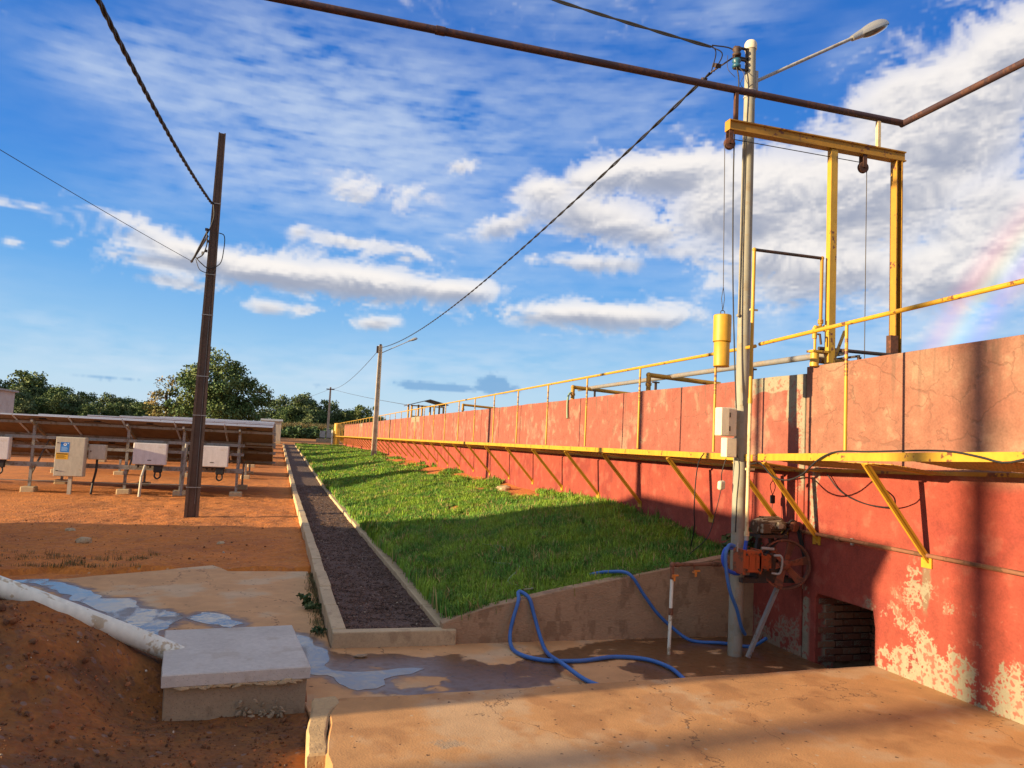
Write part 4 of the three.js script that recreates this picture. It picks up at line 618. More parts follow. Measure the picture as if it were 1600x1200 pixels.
// ---------- pump, taps, hoses ----------
{
  const z = -6.27, p = thing('piston_pump', 'orange piston pump with belt wheel and motor bracketed to the lamp pole', 'pump');
  part(p, 'pump_body', metres(mg(rb(0.21, 0.195, 0.13, 0.012, 4.175, 0.72, z + 0.07), rb(0.13, 0.15, 0.11, 0.015, 4.335, 0.71, z + 0.05), bx(0.02, 0.22, 0.15, 4.255, 0.72, z + 0.06), bx(0.03, 0.225, 0.165, 4.078, 0.72, z + 0.066), bx(0.14, 0.014, 0.012, 4.17, 0.80, z + 0.14), bx(0.14, 0.014, 0.012, 4.17, 0.64, z + 0.14), bx(0.014, 0.11, 0.012, 4.14, 0.72, z + 0.14), bx(0.014, 0.11, 0.012, 4.21, 0.72, z + 0.14))), M.orange);
  const bolts = []; for (const x of [4.10, 4.24, 4.30, 4.37]) for (const y of [0.65, 0.79]) bolts.push(cyl(V(x, y, z + 0.12), V(x, y, z + 0.155), 0.011, 0.011, 8)); part(p, 'bolts', mg(bolts), M.dark);
  const wc = V(4.57, 0.69, z + 0.06), wr = 0.235, wl = part(p, 'belt_wheel', metres(mg(lathe([[wr - 0.022, -0.03], [wr, -0.034], [wr, -0.012], [wr - 0.008, 0], [wr, 0.012], [wr, 0.034], [wr - 0.022, 0.03], [wr - 0.022, -0.03]], 48).rotateX(Math.PI / 2), lathe([[0, -0.05], [0.05, -0.05], [0.055, 0], [0.045, 0.05], [0, 0.055]], 24).rotateX(Math.PI / 2)).applyMatrix4(new THREE.Matrix4().makeRotationY(-0.35)).translate(wc.x, wc.y, wc.z)), M.wheel);
  for (let k = 0; k < 6; k++) { const s = new THREE.Shape([[0.04, -0.02], [0.10, -0.035], [wr - 0.015, -0.055], [wr - 0.015, 0.03], [0.10, 0.022], [0.04, 0.02]].map(([a, b]) => new THREE.Vector2(a, b))); part(wl, k ? 'spoke_00' + k : 'spoke', metres(new THREE.ExtrudeGeometry(s, { depth: 0.014, bevelEnabled: true, bevelSize: 0.003, bevelThickness: 0.003, bevelSegments: 1 }).rotateX(0.35).applyMatrix4(new THREE.Matrix4().makeRotationZ(k * Math.PI / 3 + 0.3)).applyMatrix4(new THREE.Matrix4().makeRotationY(-0.35)).translate(wc.x, wc.y, wc.z)), M.wheel); }
  const mo = part(p, 'motor', metres(mg(cyl(V(4.34, 1.03, z - 0.04), V(4.56, 1.05, z - 0.04), 0.075, 0.075, 26), cyl(V(4.30, 1.027, z - 0.04), V(4.345, 1.03, z - 0.04), 0.066, 0.078, 24), cyl(V(4.56, 1.05, z - 0.04), V(4.60, 1.053, z - 0.04), 0.08, 0.06, 24), cyl(V(4.6, 1.053, z - 0.04), V(4.69, 1.06, z - 0.04), 0.016, 0.016, 12), ...Array.from({ length: 14 }, (_, i) => { const a = i / 14 * 6.283; return bx(0.18, 0.006, 0.014, 4.45, 1.04 + Math.sin(a) * 0.08, z - 0.04 + Math.cos(a) * 0.08, -a); }), rb(0.09, 0.09, 0.05, 0.01, 4.36, 1.02, z + 0.055), rb(0.09, 0.07, 0.05, 0.012, 4.53, 1.05, z + 0.05))), M.motor);
  part(mo, 'motor_pulley', metres(lathe([[0, -0.03], [0.05, -0.03], [0.042, 0], [0.05, 0.03], [0, 0.03]], 20).rotateX(Math.PI / 2).translate(4.68, 1.04, z + 0.02)), M.wheel);
  part(p, 'belt', metres(mg(bar(V(4.735, 1.05, z + 0.02), V(4.80, 0.73, z + 0.06), 0.05, 0.012, V(1, 0, 0)), bar(V(4.63, 1.02, z + 0.02), V(4.35, 0.77, z + 0.06), 0.05, 0.012, V(1, 0, 0)), tube([V(4.735, 1.05, z + 0.02), V(4.71, 1.085, z + 0.02), V(4.67, 1.095, z + 0.02), V(4.63, 1.06, z + 0.02)], 0.012, 14, 6))), M.black);
  part(p, 'base_frame', metres(mg(bx(0.62, 0.04, 0.06, 4.45, 0.53, z + 0.0), bx(0.62, 0.04, 0.05, 4.45, 0.53, z - 0.16), bx(0.3, 0.03, 0.2, 4.45, 0.945, z - 0.04), bar(V(4.33, 0.55, z - 0.1), V(4.4, 0.94, z - 0.1), 0.04, 0.04), bar(V(4.62, 0.55, z - 0.1), V(4.52, 0.94, z - 0.1), 0.04, 0.04), bx(0.26, 0.10, 0.14, 4.44, 0.60, z - 0.04), bx(0.1, 0.16, 0.16, 4.43, 0.71, z - 0.03))), M.dark);
  part(p, 'strut', metres(bar(V(4.22, -0.17, z + 0.02), V(4.54, 0.5, z + 0.02), 0.03, 0.04, V(0, 0, 1))), M.steel);
  part(p, 'fittings', metres(mg(tube([V(4.40, 0.78, z + 0.13), V(4.45, 0.78, z + 0.17), V(4.455, 0.70, z + 0.18), V(4.44, 0.62, z + 0.16), V(4.38, 0.62, z + 0.13)], 0.011, 24, 8), cyl(V(4.30, 0.84, z + 0.08), V(4.42, 0.835, z + 0.1), 0.014, 0.014, 10), cyl(V(4.05, 0.84, z + 0.08), V(4.0, 0.86, z + 0.1), 0.012, 0.012, 10), cyl(V(4.09, 0.98, -6.12), V(4.09, 0.92, -6.12), 0.02, 0.02, 10), cyl(V(4.03, 0.81, z + 0.1), V(4.03, 0.89, z + 0.1), 0.009, 0.009, 8))), M.galv);
  part(p, 'blue_nipple', cyl(V(4.09, 0.925, -6.12), V(4.10, 0.81, -6.16), 0.016, 0.018, 12), M.blueDeep);
  const sp = thing('standpipe', 'white standpipe with brown elbow pipe and orange tap in the wet pit', 'standpipe'), sx = 3.55, sz = -6.5;
  part(sp, 'white_pipe', metres(mg(cyl(V(sx - 0.01, -0.22, sz), V(sx, 0.50, sz), 0.0165, 0.0165, 14))), M.pvc); part(sp, 'coupling', metres(cyl(V(sx, 0.17, sz), V(sx, 0.235, sz), 0.022, 0.022, 14)), M.brownPipe);
  part(sp, 'brown_pipe', metres(mg(cyl(V(sx, 0.50, sz), V(sx, 0.62, sz), 0.019, 0.019, 14), new THREE.SphereGeometry(0.026, 14, 10).translate(sx, 0.635, sz), cyl(V(sx, 0.635, sz), V(4.14, 0.645, sz + 0.01), 0.0175, 0.0175, 14), cyl(V(sx + 0.03, 0.635, sz), V(sx + 0.07, 0.636, sz), 0.024, 0.024, 14), cyl(V(3.98, 0.643, sz), V(4.06, 0.644, sz), 0.026, 0.026, 14))), M.brownPipe);
  for (const [x, y, zz] of [[sx, 0.525, sz + 0.03], [3.78, 0.565, sz + 0.02]]) part(sp, 'tap', metres(mg(cyl(V(x, y, zz - 0.03), V(x, y, zz + 0.02), 0.012, 0.012, 10), bx(0.06, 0.014, 0.018, x + 0.012, y + 0.018, zz + 0.012), bx(0.016, 0.045, 0.016, x, y - 0.012, zz + 0.014))), plain(0.62, 0.20, 0.03, 0.5));
  part(sp, 'tap_pipe', metres(cyl(V(3.78, 0.56, sz), V(3.78, 0.64, sz), 0.011, 0.011, 10)), M.brownPipe);
  const Y = FLOOR + 0.022, r = 0.0185;
  solo('hose', tube([V(2.62, Y, -5.42), V(2.54, Y, -5.56), V(2.43, Y, -5.78), V(2.35, Y + 0.035, -6.12), V(2.38, Y, -6.66), V(2.41, -0.09, -6.95), V(2.37, 0.08, -7.02), V(2.32, 0.23, -7.05), V(2.24, 0.275, -7.12), V(2.215, 0.21, -7.035), V(2.16, 0.05, -7.0), V(2.13, -0.08, -6.98), V(2.10, Y, -6.82), V(2.13, Y, -6.52), V(2.26, Y, -6.38), V(2.36, Y, -6.34), V(2.6, Y, -6.32), V(2.95, Y, -6.40), V(3.2, Y, -6.3), V(3.3, Y, -6.06), V(3.27, Y, -5.76), V(3.2, Y, -5.42)], r, 240, 12), M.blue, 'bright blue hose looped over the retaining wall onto the wet floor', 'hose');
  solo('hose', tube([V(3.10, bankY(3.10, -7.6) - 0.03, -7.6), V(3.16, bankY(3.16, -7.45) + 0.03, -7.45), V(3.25, bankY(3.25, -7.25) + 0.075, -7.25), V(3.36, 0.455, -7.03), V(3.52, 0.25, -7.0), V(3.66, 0.08, -6.99), V(3.82, -0.06, -6.97), V(3.98, Y, -6.88), V(4.25, Y, -6.74), V(4.5, Y, -6.6), V(4.6, Y + 0.1, -6.5)], r * 0.9, 120, 12), M.blue, 'blue hose dropping over the retaining wall behind the white standpipe', 'hose');
  solo('hose', tube([V(4.0, 0.86, -6.17), V(3.94, 0.87, -6.16), V(3.90, 0.80, -6.15), V(3.905, 0.66, -6.15), V(3.96, 0.45, -6.16), V(4.06, 0.28, -6.2), V(4.16, 0.1, -6.27), V(4.24, 0.02, -6.33)], 0.0165, 80, 12), M.blue, 'short blue hose curling down from the pump inlet', 'hose');
  solo('hose', tube([V(4.0, 0.84, -6.2), V(3.93, 0.83, -6.2), V(3.90, 0.74, -6.2), V(3.94, 0.65, -6.2), V(4.05, 0.60, -6.24), V(4.12, 0.59, -6.28)], 0.0175, 60, 12), M.blueDeep, 'stubby deep blue hose beside the orange pump body', 'hose');
  const gy = (x, zz) => V(x, bankY(x, zz) + 0.045, zz); solo('garden_hose', tube([V(2.28, 0.29, -7.12), gy(2.5, -7.5), gy(2.36, -7.9), gy(2.62, -8.35), gy(2.45, -8.9), gy(2.7, -9.3), gy(2.55, -9.8)], 0.010, 80, 8), M.greenHose, 'thin pale green garden hose lying in the grass', 'hose');
}
// loose cables on the walkway
{
  const b = 1.74, X = 4.165; const cb = (pts, r, l) => solo('loose_cable', tube(pts, r, 70, 6), M.black, l, 'cable');
  cb([V(4.22, 1.60, -6.35), V(4.2, 1.63, -6.1), V(X, 1.52, -5.85), V(X, 1.50, -5.65), V(X, 1.56, -5.45), V(X, 1.69, -5.25), V(X + 0.01, b + 0.015, -5.08), V(X + 0.02, b + 0.03, -4.7), V(X + 0.02, b + 0.05, -4.0), V(X + 0.01, b + 0.02, -3.75), V(X - 0.005, b - 0.01, -3.55), V(X + 0.02, b + 0.085, -3.2), V(X + 0.02, b + 0.13, -2)], 0.0075, 'black cable draped along the walkway edge with a slack loop below');
  cb([V(4.78, 1.56, -5.9), V(4.8, 1.42, -5.75), V(4.79, 1.335, -5.45), V(4.76, 1.335, -5.1), V(4.6, 1.42, -4.9), V(4.42, 1.5, -4.82)], 0.006, 'thin dark cable slung against the red wall below the walkway');
  cb([V(4.15, 1.70, -7.0), V(4.10, 1.6, -7.02), V(4.08, 1.1, -7.05), V(4.12, 0.95, -7.1), V(4.2, 0.7, -7.3)], 0.006, 'thin dark cable hanging from the walkway into the grass');
  const s = thing('socket', 'white plug socket dangling on a wire under the meter box', 'socket', [4.0, 1.40, -6.42]); part(s, 'body', metres(rb(0.075, 0.09, 0.05, 0.02, 0, 0, 0, 0.2, 0.3, 0.1)), M.boxWhite); part(s, 'cord', mg(tube([V(0, 0.04, 0), V(-0.01, 0.12, 0.02), V(0.02, 0.26, 0.04)], 0.005, 14, 5), tube([V(0, -0.04, 0), V(-0.02, -0.25, -0.05), V(-0.07, -0.5, -0.1), V(-0.15, -0.7, -0.3)], 0.004, 24, 5)), M.black);
  const s2 = thing('switch', 'small black pendant switch hanging by wires at the red wall', 'switch', [4.70, 1.27, -6.6]); part(s2, 'body', rb(0.045, 0.085, 0.04, 0.012, 0, 0, 0), M.black); part(s2, 'cord', mg(tube([V(0, 0.04, 0), V(-0.03, 0.14, 0), V(0.02, 0.22, 0), V(0, 0.33, 0)], 0.004, 18, 5), tube([V(0, 0.04, 0), V(0.03, 0.13, 0), V(-0.02, 0.24, 0), V(0.02, 0.33, 0)], 0.004, 18, 5), cyl(V(0, -0.04, 0), V(-0.02, -0.3, 0), 0.003, 0.003, 5)), M.black);
}
// white pipe and inspection box in the left foreground
{
  const p = thing('drain_pipe', 'thick white plastic pipe sloping down over the soil heap into the concrete box', 'pipe'); part(p, 'barrel', metres(mg(tube([V(-3.6, 1.06, -6.0), V(-2.6, 0.87, -5.97), V(-1.80, 0.575, -5.92), V(-1.3, 0.37, -5.93), V(-0.72, 0.10, -6.0), V(-0.5, -0.02, -6.02)], 0.066, 90, 28))), M.pvc);
  const b = thing('inspection_box', 'concrete inspection box with pale slab lid and crumbling mortar', 'concrete box');
  const quad = (c, y0, y1) => slabGeo(ragged(c, 0.2, 0.006, 50), y1, y1 - y0, 0.006);
  part(b, 'body', metres(quad([[-0.655, -5.405], [0.225, -5.49], [0.11, -6.56], [-0.79, -6.48]], -0.4, 0.035), 0.9), M.concrete);
  part(b, 'lid', metres(quad([[-0.67, -5.35], [0.245, -5.44], [0.125, -6.60], [-0.815, -6.51]], 0.05, 0.12), 0.7), M.lid);
  const rr = rng(88); for (let i = 0; i < 26; i++) { const t = 0.10 + 0.88 * i / 26, s = 0.013 + 0.016 * rr(), g = new THREE.IcosahedronGeometry(1, 0).scale(s * 2.2, s * (0.5 + 0.5 * rr()), s * 0.9).rotateZ(rr() - 0.5).translate(lerp(-0.64, 0.22, t), 0.032 + 0.012 * (rr() - 0.5), lerp(-5.388, -5.47, t) + 0.022); part(b, i ? 'mortar_lump_' + String(i).padStart(3, '0') : 'mortar_lump', metres(g), M.kerb); }
  for (let i = 0; i < 34; i++) { const s = 0.014 + 0.028 * rr() * rr(), g = new THREE.DodecahedronGeometry(1, 0).scale(s * 1.1, s * 0.45, s * 0.6).rotateZ(rr() * 3).rotateX(rr()).translate(-0.20 + 0.30 * rr(), -0.2 + 0.13 * rr() * rr(), -5.435 + 0.03 * rr()); part(b, 'rubble_' + String(i).padStart(3, '0'), metres(g), M.concrete); }
}

// ---------- solar field ----------
{
  const pw = 1.288, pl = 2.06, tilt = Math.atan2(1.24, 4), TOP = 2.04;
  const back = metres(bx(pw, 0.006, pl, 0, 0, 0), 0.8), glass = bx(pw - 0.03, 0.004, pl - 0.03, 0, 0.006, 0);
  const rim = mg(bx(pw, 0.038, 0.018, 0, -0.006, pl / 2 - 0.009), bx(pw, 0.038, 0.018, 0, -0.006, -pl / 2 + 0.009), bx(0.018, 0.038, pl - 0.037, pw / 2 - 0.009, -0.006, 0), bx(0.018, 0.038, pl - 0.037, -pw / 2 + 0.009, -0.006, 0));
  const jb = bx(0.16, 0.025, 0.07, 0, -0.017, pl / 2 - 0.25), lead = tube([V(-0.3, -0.05, pl / 2 - 0.2), V(-0.1, -0.03, pl / 2 - 0.25), V(0.1, -0.05, pl / 2 - 0.2), V(0.35, -0.09, pl / 2 - 0.25)], 0.008, 20, 5);
  const onPlane = (x, d, h = 0) => [x, TOP - Math.sin(tilt) * d + Math.cos(tilt) * h, -Math.cos(tilt) * d + Math.sin(tilt) * h * -1];
  function row(label, cols, posts, group) {
    const r = thing('solar_panel_row', label, 'solar panels', [0, 0, 0], group); let n = 0;
    for (let c = 0; c < cols; c++) for (let k = 0; k < 2; k++) {
      const p = part(r, n ? 'panel_' + String(n).padStart(3, '0') : 'panel', back, M.panelBack); n++; p.position.set(...onPlane(-0.65 - c * 1.31, pl / 2 + k * (pl + 0.02))); p.rotation.x = -tilt; part(p, 'glass', glass, M.cellGlass); part(p, 'frame', rim, M.alu); if (cols > 7) { part(p, 'junction_box', jb, M.black); part(p, 'lead', lead, M.black); }
    }
    const L = cols * 1.31; [0.45, 1.6, 2.55, 3.7].forEach((d, i) => { const a = onPlane(0.06, d, -0.06); part(r, i ? 'purlin_00' + i : 'purlin', metres(bx(L + 0.1, 0.07, 0.04, -L / 2 + 0.03, a[1], a[2])), M.steel); });
    posts.forEach((x, i) => {
      const s = i ? '_00' + i : '', f = onPlane(x, 0.45, -0.10), b = onPlane(x, 3.6, -0.10);
      part(r, 'front_post' + s, metres(mg(bx(0.07, f[1], 0.06, x, f[1] / 2, f[2]))), M.steel); part(r, 'rear_post' + s, metres(bx(0.06, b[1], 0.06, x, b[1] / 2, b[2])), M.steel);
      const rf = onPlane(x, 0.1, -0.12), rz = onPlane(x, 4, -0.12); part(r, 'rafter' + s, metres(bar(V(...rf), V(...rz), 0.05, 0.07)), M.steel); part(r, 'brace' + s, metres(bar(V(x, 0.45, f[2] - 0.02), V(...onPlane(x, 1.9, -0.12)), 0.04, 0.05)), M.steel);
      part(r, 'footing' + s, metres(mg(rb(0.34, 0.22, 0.34, 0.03, x, 0.03, f[2])), 0.8, i * 0.3), M.kerb); part(r, 'rear_footing' + s, metres(rb(0.34, 0.22, 0.34, 0.03, x, 0.03, b[2]), 0.8, i * 0.3), M.kerb);
    });
    return r;
  }
  const group = 'solar panel rows behind the front row';
  const r1 = row('front row of tilted solar panels, seen from their brown undersides, carrying the inverters', 9, [-0.9, -2.38, -3.8, -6.1, -8.2, -10.6]); r1.position.set(-0.45, -0.2, -22.7);
  [[1.46, 0.05], [1.20, 0.05], [0.76, 0.045], [0.70, 0.035]].forEach(([y, w], i) => part(r1, i ? 'equipment_rail_00' + i : 'equipment_rail', metres(bx(10.4, w * 1.6, 0.03, -5.95, y, -0.36 + (i > 1 ? 0.02 : 0))), M.steel));
  part(r1, 'ground_wire', mg(tube([V(-0.9, 0.28, -0.38), V(-2.4, 0.3, -0.36), V(-3.8, 0.29, -0.36), V(-6.1, 0.30, -0.36), V(-8, 0.33, -0.36)], 0.012, 60, 5)), M.steel);
  const r2 = row('row of tilted solar panels standing behind the front row', 6, [-0.9, -3.0, -5.2, -7.2], group);
  for (let i = 1; i < 7; i++) { const z = -22.7 - i * 7.2, pos = [-0.45 + (z + 22.7) * 0.0175, groundY(z), z]; if (i === 1) r2.position.set(...pos); else copyOf(r2, pos); }
  // inverters on the front rails
  const mk = (x, label) => {
    const v = thing('inverter', label, 'inverter', [x, 0.62, -22.83]); part(v, 'case', metres(rb(0.85, 0.59, 0.22, 0.025, 0, 0.31, 0)), M.invWhite); part(v, 'badge', bx(0.10, 0.022, 0.004, 0, 0.14, 0.112), M.dark); part(v, 'heat_sink', metres(bx(0.80, 0.5, 0.05, 0, 0.31, -0.135)), M.dark);
    part(v, 'connector_block', mg(rb(0.22, 0.20, 0.12, 0.02, 0.22, -0.09, -0.01), bx(0.7, 0.03, 0.14, 0, 0.002, 0)), M.black); for (const a of [-0.28, -0.12, 0.02]) part(v, 'gland', mg(cyl(V(a, 0.0, 0), V(a, -0.07, 0), 0.03, 0.026, 12)), M.dark);
    part(v, 'cable', tube([V(0.16, -0.17, 0), V(0.15, -0.3, 0.02), V(0.22, -0.36, 0.03), V(0.29, -0.3, 0.02), V(0.28, -0.17, 0)], 0.022, 30, 8), M.black); return v;
  };
  const iv = mk(-3.62, 'white inverter beside the beige cabinet on the front solar row'); mk(-2.02, 'white inverter partly hidden by the dark concrete pole'); mk(-7.42, 'white inverter on the front solar row left of the beige cabinet'); 
  // control cabinet
  const cab = thing('control_cabinet', 'beige control cabinet on a post with blue and yellow stickers', 'cabinet', [-5.49, -0.2, -22.55]); part(cab, 'case', metres(rb(0.70, 1.03, 0.26, 0.012, 0, 0.985, 0)), M.cabinet); part(cab, 'door', metres(rb(0.675, 1.0, 0.014, 0.005, -0.006, 0.985, 0.135)), M.cabinet);
  const print = (w, h, f) => { const c = document.createElement('canvas'); c.width = w; c.height = h; f(c.getContext('2d')); const t = new THREE.CanvasTexture(c); t.colorSpace = THREE.SRGBColorSpace; return mat({ map: t, roughness: 0.5 }); };
  part(cab, 'blue_sticker', new THREE.PlaneGeometry(0.21, 0.26).translate(-0.13, 1.235, 0.1435), print(84, 104, (g) => { g.fillStyle = '#1d74c4'; g.fillRect(0, 0, 84, 104); g.fillStyle = '#e9eef2'; g.beginPath(); g.arc(42, 24, 15, 0, 7); g.fill(); g.fillStyle = '#16324e'; g.fillRect(37, 14, 10, 16); g.fillStyle = '#9cc4ea'; for (let i = 0; i < 5; i++) g.fillRect(10, 50 + i * 9, 50 + (i % 3) * 6, 4); g.fillRect(64, 6, 12, 12); }), 'blue instruction sticker');
  part(cab, 'yellow_sticker', new THREE.PlaneGeometry(0.29, 0.17).translate(-0.18, 1.0, 0.1435), print(116, 68, (g) => { g.fillStyle = '#d9a51c'; g.fillRect(0, 0, 116, 68); g.fillStyle = '#4a3a14'; g.fillRect(6, 6, 104, 12); for (let i = 0; i < 4; i++) g.fillRect(12, 26 + i * 9, 70 + (i % 2) * 16, 4); }), 'yellow warning sticker');
  part(cab, 'latch', mg(bx(0.05, 0.02, 0.02, -0.27, 0.62, 0.15), bx(0.025, 0.025, 0.02, -0.30, 1.345, 0.15)), M.dark); part(cab, 'stand', metres(mg(bx(0.09, 0.6, 0.09, 0.03, 0.22, 0))), M.cabinet);
  const jbx = thing('junction_box', 'small beige junction box fixed beside the control cabinet', 'electric box', [-4.9, 0.73, -22.72]); part(jbx, 'case', metres(rb(0.42, 0.40, 0.18, 0.012, 0, 0.2, 0)), M.cabinet); part(jbx, 'door', metres(rb(0.39, 0.375, 0.012, 0.005, 0, 0.2, 0.096)), M.cabinet); part(jbx, 'latch', bx(0.03, 0.03, 0.02, -0.15, 0.22, 0.105), M.rust); part(jbx, 'cable', tube([V(0.0, 0, 0), V(0.0, -0.3, 0.02), V(-0.05, -0.6, 0), V(-0.07, -0.93, 0.05)], 0.03, 30, 8), M.black);
  solo('marker_post', metres(mg(cyl(V(-3.7, -0.3, -22.1), V(-3.68, 0.35, -22.12), 0.035, 0.035, 12), cyl(V(-3.68, 0.35, -22.12), V(-3.68, 0.62, -22.5), 0.03, 0.03, 12))), M.cabinet, 'thin pale conduit post below the inverter beside the cabinet', 'post');
  solo('conduit_post', metres(cyl(V(-2.78, -0.3, -22.95), V(-2.74, 1.25, -23.0), 0.04, 0.04, 12)), M.steel, 'grey conduit post between the two right inverters', 'post');
}
// ---------- far things ----------
{
  const k = thing('tin_roof_shelter', 'small open shelter with dark tin roof and yellow posts behind the wall', 'shelter', [6.95, 2.46, -40]);
  for (const x of [-0.85, -0.3, 0.35, 0.85]) part(k, 'post', metres(mg(cyl(V(x, 0, 0.3), V(x, 1.02, 0.3), 0.05), cyl(V(x, 0, -0.9), V(x, 1.1, -0.9), 0.05))), M.yellowOld);
  part(k, 'roof', metres(mg(bar(V(-1.05, 1.0, -0.3), V(0.05, 1.33, -0.3), 1.9, 0.04, V(0, 1, 0)), bar(V(0.05, 1.33, -0.3), V(1.05, 1.10, -0.3), 1.9, 0.04, V(0, 1, 0)))), M.dark); part(k, 'rail', metres(mg(bx(1.8, 0.06, 0.06, 0, 0.42, 0.3), bx(1.8, 0.06, 0.06, 0, 0.98, 0.3))), M.yellowOld);
  const t = thing('yellow_tank', 'tall yellow cylindrical tank by the far end of the red wall', 'tank', [4.42, groundY(-75), -75]); part(t, 'shell', metres(lathe([[0, 0], [0.3, 0], [0.31, 0.05], [0.31, 2.1], [0.28, 2.2], [0, 2.24]], 28)), M.yellow); part(t, 'pipe', metres(cyl(V(-0.45, 0, 0.2), V(-0.45, 1.5, 0.2), 0.06)), M.pvc);
  const s = thing('white_shed', 'small white corrugated shed at the end of the solar rows', 'shed', [-1.65, groundY(-75), -75]); const ribs = []; for (let i = 0; i < 14; i++) ribs.push(bx(0.05, 1.75, 0.03, -0.82 + i * 0.126, 1.15, 0.87)); part(s, 'wall', metres(mg(bx(1.75, 1.75, 1.7, 0, 1.15, 0), ribs)), M.boxWhite); part(s, 'base', metres(bx(1.85, 0.32, 1.8, 0, 0.12, 0)), M.kerb); part(s, 'roof', metres(mg(bx(2.0, 0.05, 1.1, 0, 2.17, 0.5, 0.16), bx(2.0, 0.05, 1.1, 0, 2.17, -0.5, -0.16))), M.galv);
  const b = thing('grey_building', 'plain grey block building beyond the solar panels at the tree line', 'building', [-14.25, groundY(-40), -40]); part(b, 'wall', metres(bx(3, 3.0, 3, 0, 1.45, 0), 0.4), M.lid); part(b, 'roof', metres(bx(3.2, 0.08, 3.3, 0.02, 2.98, 0)), M.galv);
  // unseen caster, added and shaped so its shadow covers pit and near bank
  const d = thing('shade_caster', 'unseen shed-like block added left of the yard, profile shaped to cast shade', 'shed', [0, 0, 0]); const prof = [[-4.1, -0.3], [-4.1, 3.02], [-8.7, 3.08], [-10.1, 2.72], [-11.0, 2.14], [-13.9, 1.42], [-15.25, 0.95], [-15.25, -0.3]];
  const ext = (pts, x0, w) => new THREE.ExtrudeGeometry(new THREE.Shape(pts.map(([a, c]) => new THREE.Vector2(-a, c))), { depth: w, bevelEnabled: false }).applyMatrix4(new THREE.Matrix4().makeBasis(V(0, 0, -1), V(0, 1, 0), V(1, 0, 0))).translate(x0, 0, 0);
  part(d, 'wall', metres(ext(prof, -11, 5), 0.4), M.paleConcrete); part(d, 'roof', metres(ext([[-3.95, 3.03], [-3.95, 3.10], [-8.72, 3.16], [-10.13, 2.80], [-11.02, 2.22], [-13.92, 1.50], [-15.4, 1.0], [-15.4, 0.93], [-13.9, 1.43], [-11.0, 2.15], [-10.1, 2.73], [-8.7, 3.09]], -11.1, 5.25)), M.galv); part(d, 'door', metres(bx(0.06, 2.1, 0.95, -5.98, 0.8, -6.5)), M.dark);
}
// trees
function crownGeo(blobs, n, size, seed, tone) {                      // leaf clumps spread through lobes, denser towards their skins
  const r = rng(seed), P = [], C = [], tot = blobs.reduce((s, b) => s + b[3] * b[4] * b[3], 0), a = V(), b = V(), c = V();
  for (const [bx0, by0, bz0, rx, ry, dens = 1] of blobs) {
    const m = Math.round(n * rx * ry * rx / tot * dens), sub = Array.from({ length: Math.max(5, Math.round(rx * 9)) }, () => { const th = r() * 6.283, cp = 2 * r() - 1, sp = Math.sqrt(1 - cp * cp), q = 0.55 + 0.5 * r(); return [Math.cos(th) * sp * q * rx, cp * q * ry, Math.sin(th) * sp * q * rx, 0.25 + 0.25 * r(), r()]; });
    for (let i = 0; i < m; i++) {
      const s = sub[Math.floor(r() * sub.length)], th = r() * 6.283, cp = 2 * r() - 1, sp = Math.sqrt(1 - cp * cp), q = Math.pow(r(), 0.45) * s[3] * rx;
      const x = bx0 + s[0] + Math.cos(th) * sp * q, y = by0 + s[1] + cp * q * 0.8, z = bz0 + s[2] + Math.sin(th) * sp * q, L = size * (0.6 + 0.8 * r());
      a.set(r() - 0.5, r() - 0.5, r() - 0.5).normalize(); b.set(r() - 0.5, 0.4 * (r() - 0.5), r() - 0.5).cross(a).normalize(); c.crossVectors(a, b); const w = L * 0.42;
      P.push(x, y, z, x + b.x * w + c.x * L * 0.5, y + b.y * w + c.y * L * 0.5, z + b.z * w + c.z * L * 0.5, x + c.x * L, y + c.y * L - L * 0.15, z + c.z * L, x, y, z, x + c.x * L, y + c.y * L - L * 0.15, z + c.z * L, x - b.x * w + c.x * L * 0.5, y - b.y * w + c.y * L * 0.5, z - b.z * w + c.z * L * 0.5);
      const k = 0.65 + 0.5 * r() + 0.35 * (s[4] - 0.5), col = [tone[0] * k * (0.8 + 0.5 * s[4]), tone[1] * k, tone[2] * k]; for (let v = 0; v < 6; v++) C.push(...col);
    }
  }
  const g = new THREE.BufferGeometry(); g.setAttribute('position', new THREE.Float32BufferAttribute(P, 3)); g.setAttribute('color', new THREE.Float32BufferAttribute(C, 3)); g.computeVertexNormals(); return g;
}
const leafMat = mat({ vertexColors: true, roughness: 0.7, side: THREE.DoubleSide }), bark = worn([0.10, 0.07, 0.05], [0.05, 0.035, 0.025], 0.3, 0.95, 91);
function tree(name, label, pos, blobs, n, size, seed, tone, trunkR, group) {
  const t = thing(name, label, 'tree', pos, group), r = rng(seed + 500), top = blobs[0]; const limbs = [tube([V(0, -0.4, 0), V(0.1 * top[3], top[1] * 0.4, 0), V(top[0] * 0.7, top[1], top[2])], trunkR, 14, 9)];
  for (const b of blobs) limbs.push(cyl(V(0.06 * top[3], top[1] * 0.42, 0), V(b[0], b[1], b[2]), trunkR * 0.55, trunkR * 0.15, 8));
  for (const b of blobs) for (let i = 0; i < 4; i++) limbs.push(cyl(V(b[0], b[1], b[2]), V(b[0] + (r() - 0.5) * b[3] * 1.7, b[1] + (r() - 0.3) * b[4] * 1.3, b[2] + (r() - 0.5) * b[3] * 1.7), trunkR * 0.16, trunkR * 0.05, 5));
  part(t, 'trunk', metres(mg(limbs)), bark); part(t, 'crown', crownGeo(blobs, n, size, seed, tone), leafMat); return t;
}
